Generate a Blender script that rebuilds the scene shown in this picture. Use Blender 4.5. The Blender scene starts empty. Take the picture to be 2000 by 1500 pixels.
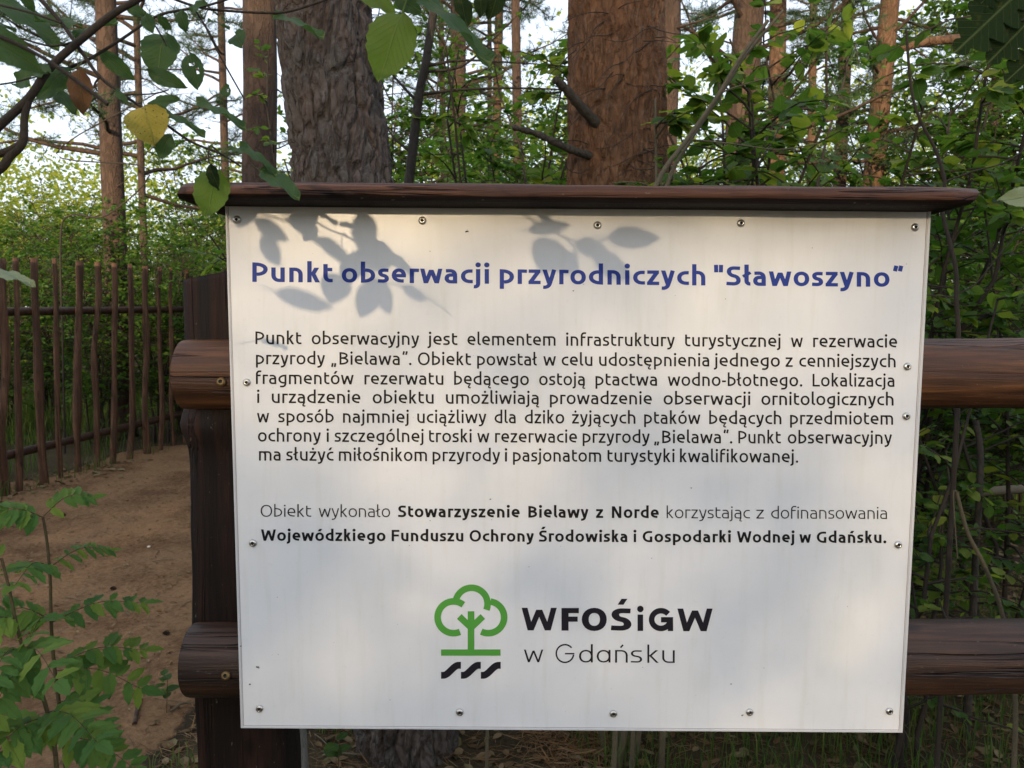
import bpy, bmesh, math, random
import numpy as np
from mathutils import Vector, Matrix, Quaternion
SC = bpy.context.scene
COL = SC.collection
R = math.radians
rng = np.random.default_rng(7)
random.seed(7)

# ------------------------------------------------------------------ camera, light, exposure
EYE = Vector((0.0, 0.0, 1.5)); F = 1500.0; D = 1.3287          # D: distance of the board's face
PITCH, YAW, ROLL = R(-5.32), R(0.177), R(0.44)
f_ = Vector((math.sin(YAW)*math.cos(PITCH), math.cos(YAW)*math.cos(PITCH), math.sin(PITCH)))
r0 = Vector((math.cos(YAW), -math.sin(YAW), 0)); u0 = r0.cross(f_)
RT = r0*math.cos(ROLL) + u0*math.sin(ROLL); UP = -r0*math.sin(ROLL) + u0*math.cos(ROLL)
cam = bpy.data.cameras.new('camera'); camo = bpy.data.objects.new('camera', cam); COL.objects.link(camo)
camo.matrix_world = Matrix.Translation(EYE) @ Matrix((RT, UP, -f_)).transposed().to_4x4()
cam.sensor_width = 36; cam.lens = 36*F/2000; cam.clip_start = 0.05; cam.clip_end = 3000
cam.dof.use_dof = True; cam.dof.focus_distance = 1.36; cam.dof.aperture_fstop = 13.5
SC.camera = camo

SUN_AZ, SUN_EL = R(11.5), R(9.5)      # light travels towards +Y and a little +X
world = bpy.data.worlds.new('World'); SC.world = world; world.use_nodes = True
wn = world.node_tree; wn.nodes.clear()
sky = wn.nodes.new('ShaderNodeTexSky'); sky.sky_type = 'NISHITA'; sky.sun_disc = False
sky.sun_elevation = SUN_EL; sky.sun_rotation = SUN_AZ + math.pi; sky.altitude = 50
sky.air_density = 1.0; sky.dust_density = 1.5; sky.ozone_density = 1.0
bg = wn.nodes.new('ShaderNodeBackground'); bg.inputs[1].default_value = 0.15
wo = wn.nodes.new('ShaderNodeOutputWorld')
# thin bright cloud veil over the whole sky
vn = wn.nodes.new('ShaderNodeTexNoise'); vn.inputs['Scale'].default_value = 2.2; vn.inputs['Detail'].default_value = 5
vc = wn.nodes.new('ShaderNodeTexCoord'); wn.links.new(vc.outputs[0], vn.inputs[0])
vr = wn.nodes.new('ShaderNodeValToRGB'); vr.color_ramp.elements[0].position = .3; vr.color_ramp.elements[1].position = .7
vr.color_ramp.elements[0].color = (.68, .68, .68, 1); vr.color_ramp.elements[1].color = (.95, .95, .95, 1)
vm = wn.nodes.new('ShaderNodeMix'); vm.data_type = 'RGBA'; wn.links.new(vn.outputs[0], vr.inputs[0]); wn.links.new(vr.outputs[0], vm.inputs[0])
wn.links.new(sky.outputs[0], vm.inputs[6]); vm.inputs[7].default_value = (3.5, 3.8, 4.4, 1)
wn.links.new(vm.outputs[2], bg.inputs[0]); wn.links.new(bg.outputs[0], wo.inputs[0])
sun = bpy.data.lights.new('sun', 'SUN'); sun.energy = 3.0; sun.angle = R(0.55); sun.color = (1.0, 0.77, 0.50)
suno = bpy.data.objects.new('sun', sun); COL.objects.link(suno)
trav = Vector((math.sin(SUN_AZ)*math.cos(SUN_EL), math.cos(SUN_AZ)*math.cos(SUN_EL), -math.sin(SUN_EL)))
suno.rotation_euler = trav.to_track_quat('-Z', 'Y').to_euler(); suno.location = (-3, -8, 6)
SC.view_settings.view_transform = 'Standard'; SC.view_settings.look = 'None'
SC.view_settings.gamma = 1; SC.view_settings.use_curve_mapping = False
SC.view_settings.exposure = 1.24
SC.cycles.max_bounces = 6; SC.cycles.transparent_max_bounces = 8
SC.cycles.diffuse_bounces = 3; SC.cycles.glossy_bounces = 2; SC.cycles.transmission_bounces = 4

# ------------------------------------------------------------------ helpers
def ray(px, py):
    return f_*F + RT*(px-1000) - UP*(py-750)
def at(px, py, Y):
    d = ray(px, py); return EYE + d*(Y/d.y)
def atz(px, py, z=0.0):
    d = ray(px, py); return EYE + d*((z-EYE.z)/d.z)
def tag(o, label=None, cat=None, group=None, kind=None):
    if label: o['label'] = label
    if cat: o['category'] = cat
    if group: o['group'] = group
    if kind: o['kind'] = kind
    return o
def link(name, me, parent=None, mat=None):
    o = bpy.data.objects.new(name, me); COL.objects.link(o)
    if parent is not None: o.parent = parent
    if mat is not None and me is not None and not len(me.materials): me.materials.append(mat)
    return o
def empty(name, loc=(0, 0, 0), **kw):
    o = bpy.data.objects.new(name, None); COL.objects.link(o); o.location = loc; o.empty_display_size = .05
    tag(o, **kw); return o
def local(parent, me):       # mesh built in world space -> parent's space (parents are only translated)
    me.transform(Matrix.Translation(-Vector(parent.location))); return me
def npmesh(name, V, faces=None, quads=None, tris=None, smooth=True, mat=None, uv=None):
    me = bpy.data.meshes.new(name)
    V = np.asarray(V, np.float32)
    me.vertices.add(len(V)); me.vertices.foreach_set('co', V.ravel())
    idx = []; st = []; tot = []; n = 0
    for A, k in ((quads, 4), (tris, 3)):
        if A is not None and len(A):
            A = np.asarray(A, np.int32); idx.append(A.ravel())
            st.append(n + k*np.arange(len(A), dtype=np.int32)); n += k*len(A)
    I = np.concatenate(idx); S = np.concatenate(st).astype(np.int32)
    me.loops.add(len(I)); me.loops.foreach_set('vertex_index', I)
    me.polygons.add(len(S)); me.polygons.foreach_set('loop_start', S)
    me.polygons.foreach_set('use_smooth', np.full(len(S), smooth, bool))
    me.update(calc_edges=True)
    if uv is not None:
        l = me.uv_layers.new(name='UVMap'); l.data.foreach_set('uv', np.asarray(uv, np.float32)[I].ravel())
    if mat is not None: me.materials.append(mat)
    return me
def hash3(i, j, k, s=0):
    h = (i.astype(np.int64)*374761393 + j.astype(np.int64)*668265263 + k.astype(np.int64)*2147483647*3 + s*974711) & 0xffffffff
    h = ((h ^ (h >> 13))*1274126177) & 0xffffffff
    h = (h ^ (h >> 16)); h = (h*2246822519) & 0xffffffff
    return ((h >> 8) & 0xffff)/65535.0
def vnoise(P, s=0):
    P = np.asarray(P, float); i = np.floor(P); f = P-i; f = f*f*(3-2*f); i = i.astype(np.int64); r = 0
    for a in (0, 1):
        for b in (0, 1):
            for c in (0, 1):
                w = (f[:, 0] if a else 1-f[:, 0])*(f[:, 1] if b else 1-f[:, 1])*(f[:, 2] if c else 1-f[:, 2])
                r = r + w*hash3(i[:, 0]+a, i[:, 1]+b, i[:, 2]+c, s)
    return r
def fbm(P, o=4, s=0):
    r = 0; a = .5; P = np.asarray(P, float)
    for k in range(o): r = r + a*vnoise(P*2**k, s+k); a *= .5
    return r
def worley(P, s=0):
    P = np.asarray(P, float); i = np.floor(P).astype(np.int64); F1 = np.full(len(P), 9.); F2 = F1.copy()
    for a in (-1, 0, 1):
        for b in (-1, 0, 1):
            for c in (-1, 0, 1):
                ci = i + [a, b, c]
                q = ci + np.stack([hash3(ci[:, 0], ci[:, 1], ci[:, 2], s+t) for t in (1, 2, 3)], 1)
                d = np.sqrt(((P-q)**2).sum(1)); m = d < F1
                F2 = np.where(m, F1, np.minimum(F2, d)); F1 = np.where(m, d, F1)
    return F1, F2
def tubes(lines, sides=6):
    """lines: list of (points, radii); one joined tube mesh"""
    VV = []; Q = []; n = 0
    for P, rr in lines:
        P = np.asarray([tuple(p) for p in P], float); m = len(P)
        rr = np.broadcast_to(np.asarray(rr, float), (m,))
        T = np.gradient(P, axis=0); T /= np.linalg.norm(T, axis=1)[:, None]+1e-9
        ref = np.array([0, 0, 1.]) if abs(T[:, 2]).mean() < .8 else np.array([1., 0, 0])
        A = np.cross(T, ref); A /= np.linalg.norm(A, axis=1)[:, None]+1e-9; B = np.cross(T, A)
        a = np.arange(sides)*2*math.pi/sides
        ring = P[:, None] + rr[:, None, None]*(A[:, None]*np.cos(a)[None, :, None] + B[:, None]*np.sin(a)[None, :, None])
        VV.append(ring.reshape(-1, 3))
        i = np.arange(m-1)[:, None]*sides; j = np.arange(sides)[None]; j2 = (j+1) % sides
        Q.append(np.stack([i+j, i+j2, i+sides+j2, i+sides+j], -1).reshape(-1, 4)+n); n += m*sides
    return np.concatenate(VV), np.concatenate(Q)
def smooth_path(pts, n=6):
    P = [Vector(p) for p in pts]; out = []
    for i in range(len(P)-1):
        a = P[max(i-1, 0)]; b = P[i]; c = P[i+1]; d = P[min(i+2, len(P)-1)]
        for k in range(n):
            t = k/n
            out.append(.5*((2*b)+(c-a)*t+(2*a-5*b+4*c-d)*t*t+(3*b-a-3*c+d)*t**3))
    out.append(P[-1]); return out

# ------------------------------------------------------------------ materials
class NT:
    def __init__(s, name):
        s.m = bpy.data.materials.new(name); s.m.use_nodes = True; s.t = s.m.node_tree; s.t.nodes.clear()
        s.out = s.n('OutputMaterial')
    def n(s, typ, ins=None, **kw):
        nd = s.t.nodes.new('ShaderNode'+typ)
        for k, v in kw.items(): setattr(nd, k, v)
        for k, v in (ins or {}).items():
            if isinstance(v, bpy.types.NodeSocket): s.t.links.new(v, nd.inputs[k])
            else: nd.inputs[k].default_value = v
        return nd
    def ramp(s, fac, stops, interp='LINEAR'):
        nd = s.n('ValToRGB', {0: fac}); cr = nd.color_ramp; cr.interpolation = interp
        while len(cr.elements) < len(stops): cr.elements.new(.5)
        for e, (p, c) in zip(cr.elements, stops):
            e.position = p; e.color = (*c, 1) if len(c) == 3 else c
        return nd.outputs[0]
    def coord(s, scale=(1, 1, 1), obj=True):
        tc = s.n('TexCoord'); mp = s.n('Mapping', {0: tc.outputs[3 if obj else 0], 3: scale}); return mp.outputs[0]
    def noise(s, vec, scale, detail=4, rough=.55, dist=0):
        return s.n('TexNoise', {'Vector': vec, 'Scale': scale, 'Detail': detail, 'Roughness': rough, 'Distortion': dist}).outputs[0]
    def mix(s, fac, a, b, mode='MIX'):
        nd = s.n('Mix', data_type='RGBA', blend_type=mode)
        for k, v in ((0, fac), (6, a), (7, b)):
            if isinstance(v, bpy.types.NodeSocket): s.t.links.new(v, nd.inputs[k])
            else: nd.inputs[k].default_value = (*v, 1) if isinstance(v, tuple) and len(v) == 3 else v
        return nd.outputs[2]
    def math(s, op, a, b=0.0):
        return s.n('Math', {0: a, 1: b}, operation=op).outputs[0]
    def bump(s, h, strength=.5, dist=.005):
        return s.n('Bump', {'Height': h, 'Strength': strength, 'Distance': dist}).outputs[0]
    def pbr(s, col, rough=.6, normal=None, spec=.4, metal=0.0):
        ins = {'Base Color': col if not isinstance(col, tuple) else (*col, 1), 'Roughness': rough, 'Specular IOR Level': spec, 'Metallic': metal}
        if normal is not None: ins['Normal'] = normal
        nd = s.n('BsdfPrincipled', ins); return nd.outputs[0]
    def done(s, sh): s.t.links.new(sh, s.out.inputs[0]); return s.m

def leaf_mat(name, cols, trans=.4, tcol=1.6, island=True, veins=False, rough=.5, spots=None, spec=.2):
    s = NT(name)
    rnd = s.n('NewGeometry').outputs['Random Per Island'] if island else s.n('ObjectInfo').outputs['Random']
    c = s.ramp(rnd, [(i/(len(cols)-1), k) for i, k in enumerate(cols)])
    nrm = None
    if veins:
        uv = s.n('TexCoord').outputs[2]; sp = s.n('SeparateXYZ', {0: uv})
        ax = s.math('ABSOLUTE', s.math('SUBTRACT', sp.outputs[0], .5))
        ph = s.math('SUBTRACT', s.math('MULTIPLY', sp.outputs[1], 9.0), s.math('MULTIPLY', ax, 8.5))
        fr = s.math('ABSOLUTE', s.math('SUBTRACT', s.math('FRACT', ph), .5))
        side = s.ramp(fr, [(0, (1, 1, 1)), (.07, (0, 0, 0))]); mid = s.ramp(ax, [(0, (1, 1, 1)), (.022, (0, 0, 0))])
        v = s.math('MAXIMUM', s.math('MULTIPLY', side, .55), mid)
        nz = s.noise(s.coord((30, 30, 30)), 3, 4)
        c = s.mix(s.math('MULTIPLY', nz, .35), c, s.mix(.5, c, (.10, .13, .05)))
        c = s.mix(s.math('MULTIPLY', v, .55), c, s.mix(.5, c, (.28, .34, .14)))
        bl = s.noise(s.coord((1, 1, 1)), 5, 5, .7); c = s.mix(s.math('MULTIPLY', s.ramp(bl, [(.58, (0, 0, 0)), (.74, (1, 1, 1))]), .5), c, s.mix(.5, c, (.20, .16, .04)))
        nrm = s.bump(s.math('ADD', v, s.math('MULTIPLY', nz, .5)), .8, .002)
        if spots:
            sn = s.noise(s.coord(), spots, 2); c = s.mix(s.ramp(sn, [(.66, (0, 0, 0)), (.70, (1, 1, 1))]), c, (.06, .035, .015))
    else:
        nz = s.noise(s.coord(), 40, 2)
        c = s.mix(s.math('MULTIPLY', nz, .5), c, s.mix(.6, c, (.03, .05, .012)))
    p = s.pbr(c, rough, nrm, spec)
    tc = s.mix(1.0, c, (tcol, tcol*1.05, tcol*.55), 'MULTIPLY')
    tins = {'Color': tc}
    if nrm is not None: tins['Normal'] = nrm
    tr = s.n('BsdfTranslucent', tins).outputs[0]
    return s.done(s.n('MixShader', {0: trans, 1: p, 2: tr}).outputs[0])

M = {}
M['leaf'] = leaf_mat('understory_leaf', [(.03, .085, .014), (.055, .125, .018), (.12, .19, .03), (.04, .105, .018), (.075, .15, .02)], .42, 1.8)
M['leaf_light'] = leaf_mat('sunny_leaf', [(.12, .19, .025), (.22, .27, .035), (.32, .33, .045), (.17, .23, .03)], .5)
M['leaf_dark'] = leaf_mat('dark_leaf', [(.03, .06, .022), (.04, .085, .028), (.035, .07, .02)], .3)
M['leaf_part'] = leaf_mat('shrub_leaf', [(.03, .08, .014), (.06, .125, .02), (.04, .095, .016), (.13, .19, .028), (.2, .235, .03)], .45, 1.9, island=False, veins=True)
M['leaf_fg'] = leaf_mat('foreground_leaf', [(.03, .07, .028), (.05, .10, .035), (.04, .085, .03)], .32, 1.7, island=False, veins=True)
M['leaf_fg_dark'] = leaf_mat('foreground_leaf_dark', [(.007, .018, .006), (.011, .026, .008)], .12, 1.5, island=False, veins=True, rough=.7, spec=.05)
M['leaf_fg_lime'] = leaf_mat('foreground_leaf_lime', [(.10, .16, .03), (.12, .18, .035)], .45, 1.6, island=False, veins=True)
M['leaf_yellow'] = leaf_mat('yellow_leaf', [(.42, .33, .06), (.48, .38, .08)], .35, 1.1, island=False, veins=True, spots=18)
M['leaf_pale'] = leaf_mat('pale_leaf', [(.26, .31, .2), (.24, .30, .2)], .3, 1.1, island=False, veins=True)
M['leaf_brown'] = leaf_mat('dry_leaf', [(.10, .045, .02), (.14, .06, .03)], .25, 1.1, island=False, veins=True, rough=.7)
M['rowan'] = leaf_mat('rowan_leaflet', [(.06, .15, .04), (.10, .2, .045), (.08, .18, .045), (.19, .27, .045), (.10, .2, .045)], .4, 1.6, island=False, veins=True, spec=.08)
M['needle'] = leaf_mat('pine_needles', [(.035, .07, .035), (.05, .09, .045), (.06, .10, .04)], .3, 1.2)
M['needle_sun'] = leaf_mat('sunny_pine_needles', [(.12, .17, .04), (.18, .22, .05), (.2, .22, .06)], .4, 1.4)
M['grass'] = leaf_mat('grass_blades', [(.045, .10, .022), (.08, .15, .03), (.15, .17, .045)], .4, 1.3)
M['litter'] = leaf_mat('fallen_leaves', [(.13, .07, .035), (.20, .12, .06), (.09, .05, .025), (.25, .18, .10), (.14, .12, .05)], .1, 1.0, rough=.8)
M['straw'] = leaf_mat('dry_needles', [(.20, .10, .045), (.28, .15, .07), (.14, .08, .04), (.32, .22, .12)], .1, 1.0, rough=.8)

def bark(name, stops, sc=1.0, red=None, bumpk=1.0, lichen=.0):
    s = NT(name); co = s.coord((1, 1, .32))
    w = s.n('TexNoise', {'Vector': co, 'Scale': 9*sc, 'Detail': 6, 'Roughness': .65}).outputs[1]
    cv = s.n('VectorMath', {0: co, 1: s.n('VectorMath', {0: w, 'Scale': .16/sc}, operation='SCALE').outputs[0]}, operation='ADD').outputs[0]
    v = s.n('TexVoronoi', {'Vector': cv, 'Scale': 26*sc}, feature='DISTANCE_TO_EDGE').outputs[0]
    vc = s.n('TexVoronoi', {'Vector': cv, 'Scale': 26*sc}).outputs[1]
    n1 = s.noise(s.coord((1, 1, .5)), 60*sc, 8, .7); n2 = s.noise(s.coord((1, 1, .6)), 5*sc, 4)
    n3 = s.noise(s.coord((1, 1, 1)), 260*sc, 3, .6)
    f = s.math('ADD', s.math('MULTIPLY', n1, .5), s.math('MULTIPLY', n2, .5))
    c = s.ramp(f, [(.30+.4*i/(len(stops)-1), k) for i, k in enumerate(stops)])
    c = s.mix(s.math('MULTIPLY', s.n('SeparateColor', {0: vc}).outputs[0], .35), c, red or stops[-1])
    crack = s.math('MULTIPLY', s.ramp(v, [(.0, (1, 1, 1)), (.12, (0, 0, 0))]), s.ramp(n2, [(.38, (.15, .15, .15)), (.62, (1, 1, 1))]))
    c = s.mix(s.math('MULTIPLY', crack, .38), c, (.025, .016, .012))
    if lichen:
        ln = s.noise(s.coord((1, 1, .8)), 22, 5, .7)
        c = s.mix(s.math('MULTIPLY', s.ramp(ln, [(.56, (0, 0, 0)), (.66, (1, 1, 1))]), lichen), c, (.22, .22, .19))
    h = s.math('ADD', s.math('MULTIPLY', s.ramp(v, [(0, (0, 0, 0)), (.16, (1, 1, 1))]), 1.0), s.math('MULTIPLY', n1, .9))
    h = s.math('ADD', h, s.math('MULTIPLY', n3, .25))
    return s.done(s.pbr(c, .85, s.bump(h, .9, .006*bumpk/sc), .2))
M['bark_grey'] = bark('grey_pine_bark', [(.03, .026, .023), (.06, .052, .046), (.10, .088, .078), (.07, .058, .05)], 1.0, (.10, .058, .042), lichen=.22)
M['bark_orange'] = bark('orange_pine_bark', [(.035, .020, .012), (.085, .045, .024), (.15, .08, .042), (.2, .12, .07)], 1.1, (.17, .075, .035), lichen=.15)
M['bark_far'] = bark('brown_pine_bark', [(.035, .026, .02), (.065, .045, .034), (.10, .065, .046)], .6, (.10, .058, .038))
M['bark_far_orange'] = bark('upper_pine_bark', [(.055, .034, .022), (.11, .064, .038), (.17, .10, .06)], .6, (.15, .078, .042))
M['bark_dark'] = bark('dark_bark', [(.03, .027, .022), (.05, .043, .035), (.075, .065, .05)], 2)
M['twig_dark'] = bark('dark_twig', [(.022, .018, .015), (.035, .028, .022), (.05, .04, .03)], 6, bumpk=.5)
M['twig'] = bark('grey_twig', [(.07, .06, .04), (.11, .095, .06), (.14, .115, .075)], 6, bumpk=.5)
M['stem_green'] = bark('green_brown_stem', [(.05, .045, .02), (.08, .07, .03), (.10, .06, .035)], 6, bumpk=.4)

def wood(name, axis, base, dark, light, rough=.42, k=1.0, chk=.5, spec=.5):
    s = NT(name); sc = [1, 1, 1]; sc[axis] = .045
    co = s.coord(tuple(sc)); g = s.noise(co, 120*k, 6, .65, .4); g2 = s.noise(co, 24*k, 5, .6, .8); big = s.noise(s.coord(), 7, 4, .6)
    c = s.ramp(g2, [(.3, dark), (.5, base), (.72, light)])
    c = s.mix(s.math('MULTIPLY', s.ramp(g, [(.42, (1, 1, 1)), (.58, (0, 0, 0))]), .55), c, dark)
    c = s.mix(s.ramp(big, [(.42, (0, 0, 0)), (.7, (.7, .7, .7))]), c, s.mix(.6, c, dark))
    sc2 = [1, 1, 1]; sc2[axis] = .03
    ck = s.noise(s.coord(tuple(sc2)), 34*k, 3, .5, .3)
    ck = s.ramp(ck, [(.575, (0, 0, 0)), (.595, (1, 1, 1)), (.61, (0, 0, 0))])
    c = s.mix(s.math('MULTIPLY', ck, .8*chk), c, (.008, .005, .004))
    sc3 = [1, 1, 1]; sc3[axis] = .5
    dst = s.noise(s.coord(tuple(sc3)), 150, 2, .5)
    c = s.mix(s.math('MULTIPLY', s.ramp(dst, [(.70, (0, 0, 0)), (.76, (1, 1, 1))]), .35), c, (.25, .2, .15))
    sck = [1, 1, 1]; sck[axis] = .55; kn = s.n('TexVoronoi', {'Vector': s.coord(tuple(sck)), 'Scale': 9.0*k**.5}).outputs[0]; kn = s.ramp(kn, [(.0, (1, 1, 1)), (.06, (.8, .8, .8)), (.13, (0, 0, 0))])
    c = s.mix(s.math('MULTIPLY', kn, .75), c, tuple(x*.5 for x in dark))
    h = s.math('SUBTRACT', s.math('ADD', s.math('MULTIPLY', g, .6), s.math('MULTIPLY', g2, .7)), s.math('MULTIPLY', ck, 1.2*chk))
    rg = s.math('ADD', s.math('MULTIPLY', g2, .25), rough-.12)
    return s.done(s.pbr(c, rg, s.bump(h, 1.0, .0045), spec))
M['wood_post'] = wood('dark_stained_post_wood', 2, (.013, .0065, .0045), (.005, .0035, .003), (.045, .017, .009), .6, 1.0, .6, .22)
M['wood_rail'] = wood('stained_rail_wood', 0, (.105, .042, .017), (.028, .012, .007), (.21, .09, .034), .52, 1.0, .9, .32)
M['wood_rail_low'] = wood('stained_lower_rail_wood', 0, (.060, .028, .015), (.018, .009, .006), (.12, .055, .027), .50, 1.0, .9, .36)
M['wood_roof'] = wood('stained_roof_wood', 0, (.10, .040, .022), (.030, .013, .009), (.18, .078, .04), .55, 1.4, .9, .3)
M['wood_under_shade'] = wood('stained_shaded_underside_wood', 0, (.014, .007, .005), (.006, .004, .003), (.03, .014, .009), .7, 1.0, .5, .15)  # dark stain of the roof underside, with its shade put into the colour
M['wood_picket'] = wood('stained_picket_wood', 2, (.12, .058, .030), (.045, .023, .014), (.22, .115, .062), .7, 1.0, .8, .25)
M['wood_raw'] = wood('cut_end_wood', 2, (.10, .055, .035), (.04, .022, .015), (.2, .12, .07), .7, .6)

def board_mat():
    s = NT('printed_panel_white'); co = s.coord()
    n = s.noise(co, 3.2, 5, .6); fine = s.noise(co, 90, 3, .6); st = s.noise(s.coord((9, 1, .8)), 6, 4, .6)
    c = s.ramp(n, [(.3, (.71, .71, .705)), (.6, (.77, .77, .765))])
    c = s.mix(s.math('MULTIPLY', s.ramp(st, [(.52, (0, 0, 0)), (.75, (1, 1, 1))]), .28), c, (.60, .59, .50))
    al = s.noise(s.coord((1, 1, .5)), 1.7, 6, .7); c = s.mix(s.math('MULTIPLY', s.ramp(al, [(.5, (0, 0, 0)), (.72, (1, 1, 1))]), .35), c, (.52, .53, .44))
    sp = s.n('TexVoronoi', {'Vector': co, 'Scale': 55.0, 'Randomness': 1.0}); 
    dots = s.ramp(sp.outputs[0], [(.0, (1, 1, 1)), (.035, (1, 1, 1)), (.06, (0, 0, 0))])
    pick = s.ramp(s.n('SeparateColor', {0: sp.outputs[1]}).outputs[0], [(.93, (0, 0, 0)), (.94, (1, 1, 1))])
    c = s.mix(s.math('MULTIPLY', s.math('MULTIPLY', dots, pick), .7), c, (.16, .13, .10))
    c = s.mix(s.math('MULTIPLY', s.ramp(fine, [(.6, (0, 0, 0)), (.8, (1, 1, 1))]), .12), c, (.4, .38, .33))
    rg = s.math('ADD', s.math('MULTIPLY', n, .12), .24)
    return s.done(s.pbr(c, rg, s.bump(s.noise(co, 5, 2), .25, .004), .45))
M['board'] = board_mat()
def flat(name, c, rough=.4, metal=0.0, spec=.4, nz=.0):
    s = NT(name); n = s.noise(s.coord(), 60, 3)
    col = s.mix(s.math('MULTIPLY', n, .25), c, tuple(x*.7 for x in c)); return s.done(s.pbr(col, rough, None, spec, metal))
M['edge'] = flat('panel_edge_white', (.62, .61, .6)); M['core'] = flat('panel_edge_core', (.25, .2, .2))
M['ink_blue'] = flat('blue_print', (.024, .05, .27), .5, 0, .2); M['ink_black'] = flat('black_print', (.008, .008, .010), .5, 0, .2)
M['ink_green'] = flat('green_print', (.09, .34, .05), .5, 0, .2); M['ink_dark'] = flat('charcoal_print', (.016, .014, .02), .5, 0, .2)
M['steel'] = flat('screw_steel', (.55, .53, .5), .28, 1.0, .5); M['brass'] = flat('brass_yellow_screw', (.17, .11, .045), .5, .8, .4)
M['socket'] = flat('screw_socket_dark', (.01, .01, .01), .6)
M['insect'] = flat('dead_insect', (.02, .016, .012), .6); M['pebble'] = flat('pale_pebble', (.5, .48, .42), .7)
M['berry'] = flat('dark_berry', (.01, .008, .014), .3)

def soil(name, stops, sc=1.0, fine=(.1, .08, .05)):
    s = NT(name); co = s.coord(); a = s.noise(co, 1.6*sc, 6, .6); b = s.noise(co, 40*sc, 8, .7); c2 = s.noise(co, 260, 4, .6)
    f = s.math('ADD', s.math('MULTIPLY', a, .55), s.math('MULTIPLY', b, .45))
    c = s.ramp(f, [(.32+.36*i/(len(stops)-1), k) for i, k in enumerate(stops)])
    sp = s.n('TexVoronoi', {'Vector': co, 'Scale': 130.0}); c = s.mix(s.math('MULTIPLY', s.ramp(sp.outputs[0], [(.1, (1, 1, 1)), (.3, (0, 0, 0))]), .3), c, fine)
    h = s.math('ADD', s.math('MULTIPLY', b, 1.0), s.math('MULTIPLY', c2, .35))
    return s.done(s.pbr(c, .95, s.bump(h, 1.0, .02), .1))
M['ground'] = soil('forest_floor', [(.035, .026, .016), (.06, .045, .026), (.085, .065, .035), (.06, .065, .03)])
M['path_plain'] = soil('sandy_earth', [(.06, .032, .016), (.16, .088, .043), (.28, .165, .085), (.13, .07, .035)], 1.0, (.34, .25, .16))

# ------------------------------------------------------------------ ground, path
def gz(x, y):
    P = np.stack([np.asarray(x, float).ravel(), np.asarray(y, float).ravel(), np.zeros(np.size(x))], 1)
    return ((fbm(P*.5, 3, 5)-.44)*.10 + (fbm(P*3.1, 3, 9)-.44)*.035 + (fbm(P*14, 3, 19)-.44)*.026+(fbm(P*38, 2, 23)-.38)*.008).reshape(np.shape(x))
def gz1(x, y): return float(gz(np.array([x]), np.array([y]))[0])
def grid(name, xs, ys, zf, mat, mask=None):
    X, Y = np.meshgrid(xs, ys); Z = zf(X, Y); V = np.stack([X, Y, Z], -1).reshape(-1, 3); nx = len(xs)
    i, j = np.meshgrid(np.arange(nx-1), np.arange(len(ys)-1)); a = (j*nx+i).ravel()
    q = np.stack([a, a+1, a+nx+1, a+nx], 1)
    if mask is not None:
        c = V[q].mean(1); q = q[mask(c[:, 0], c[:, 1])]
        u, inv = np.unique(q, return_inverse=True); V = V[u]; q = inv.reshape(-1, 4)
    return npmesh(name, V, quads=q, mat=mat)
def spaced(a, b, n, p=2.2):
    t = np.linspace(-1, 1, n); s = np.sign(t)*np.abs(t)**p; return (a+b)/2 + (b-a)/2*s
xs = np.concatenate([-np.geomspace(900, 5, 40), np.linspace(-4.8, 4.8, 190), np.geomspace(5, 900, 40)])
ys = np.concatenate([-np.geomspace(500, 2, 30), np.linspace(-1.8, 8.5, 210), np.geomspace(8.8, 1500, 60)])
tag(link('ground', grid('ground', xs, ys, gz, M['ground'])), kind='structure')
PB = [atz(-700, 1600), atz(-900, 1000), atz(-500, 905), atz(-60, 960), atz(80, 935), atz(230, 890), atz(345, 862), atz(430, 850),
      atz(520, 870), atz(480, 1000), atz(430, 1150), atz(400, 1300), atz(330, 1420), atz(250, 1560), atz(150, 1900)]
PBx = np.array([p.x for p in PB]); PBy = np.array([p.y for p in PB])
def inpoly(x, y):
    c = np.zeros(np.shape(x), bool); n = len(PBx)
    for i in range(n):
        j = (i-1) % n
        k = ((PBy[i] > y) != (PBy[j] > y)) & (x < (PBx[j]-PBx[i])*(y-PBy[i])/(PBy[j]-PBy[i]+1e-9)+PBx[i]); c ^= k
    return c
def pathmask(x, y):
    P = np.stack([x, y, x*0], 1); return inpoly(x+(fbm(P*5, 3, 3)-.45)*.35, y+(fbm(P*5, 3, 4)-.45)*.35)
def path_mat():
    m = M['path_plain']; t = m.node_tree; pr = [n for n in t.nodes if n.type == 'BSDF_PRINCIPLED'][0]; src = pr.inputs['Base Color'].links[0].from_socket
    at_ = t.nodes.new('ShaderNodeAttribute'); at_.attribute_name = 'wear'; tc = t.nodes.new('ShaderNodeTexCoord')
    nz = t.nodes.new('ShaderNodeTexNoise'); nz.inputs['Scale'].default_value = 9; nz.inputs['Detail'].default_value = 8; nz.inputs['Roughness'].default_value = .7
    ad = t.nodes.new('ShaderNodeMath'); ad.operation = 'ADD'; rp = t.nodes.new('ShaderNodeValToRGB'); rp.color_ramp.elements[0].position = .82; rp.color_ramp.elements[1].position = 1.12/1.15
    mx = t.nodes.new('ShaderNodeMix'); mx.data_type = 'RGBA'; mx.inputs[6].default_value = (.05, .038, .023, 1)
    L = t.links.new; L(tc.outputs[3], nz.inputs[0]); L(at_.outputs['Fac'], ad.inputs[0]); L(nz.outputs[0], ad.inputs[1]); L(ad.outputs[0], rp.inputs[0]); L(rp.outputs[0], mx.inputs[0]); L(src, mx.inputs[7]); L(mx.outputs[2], pr.inputs['Base Color'])
    return m
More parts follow.
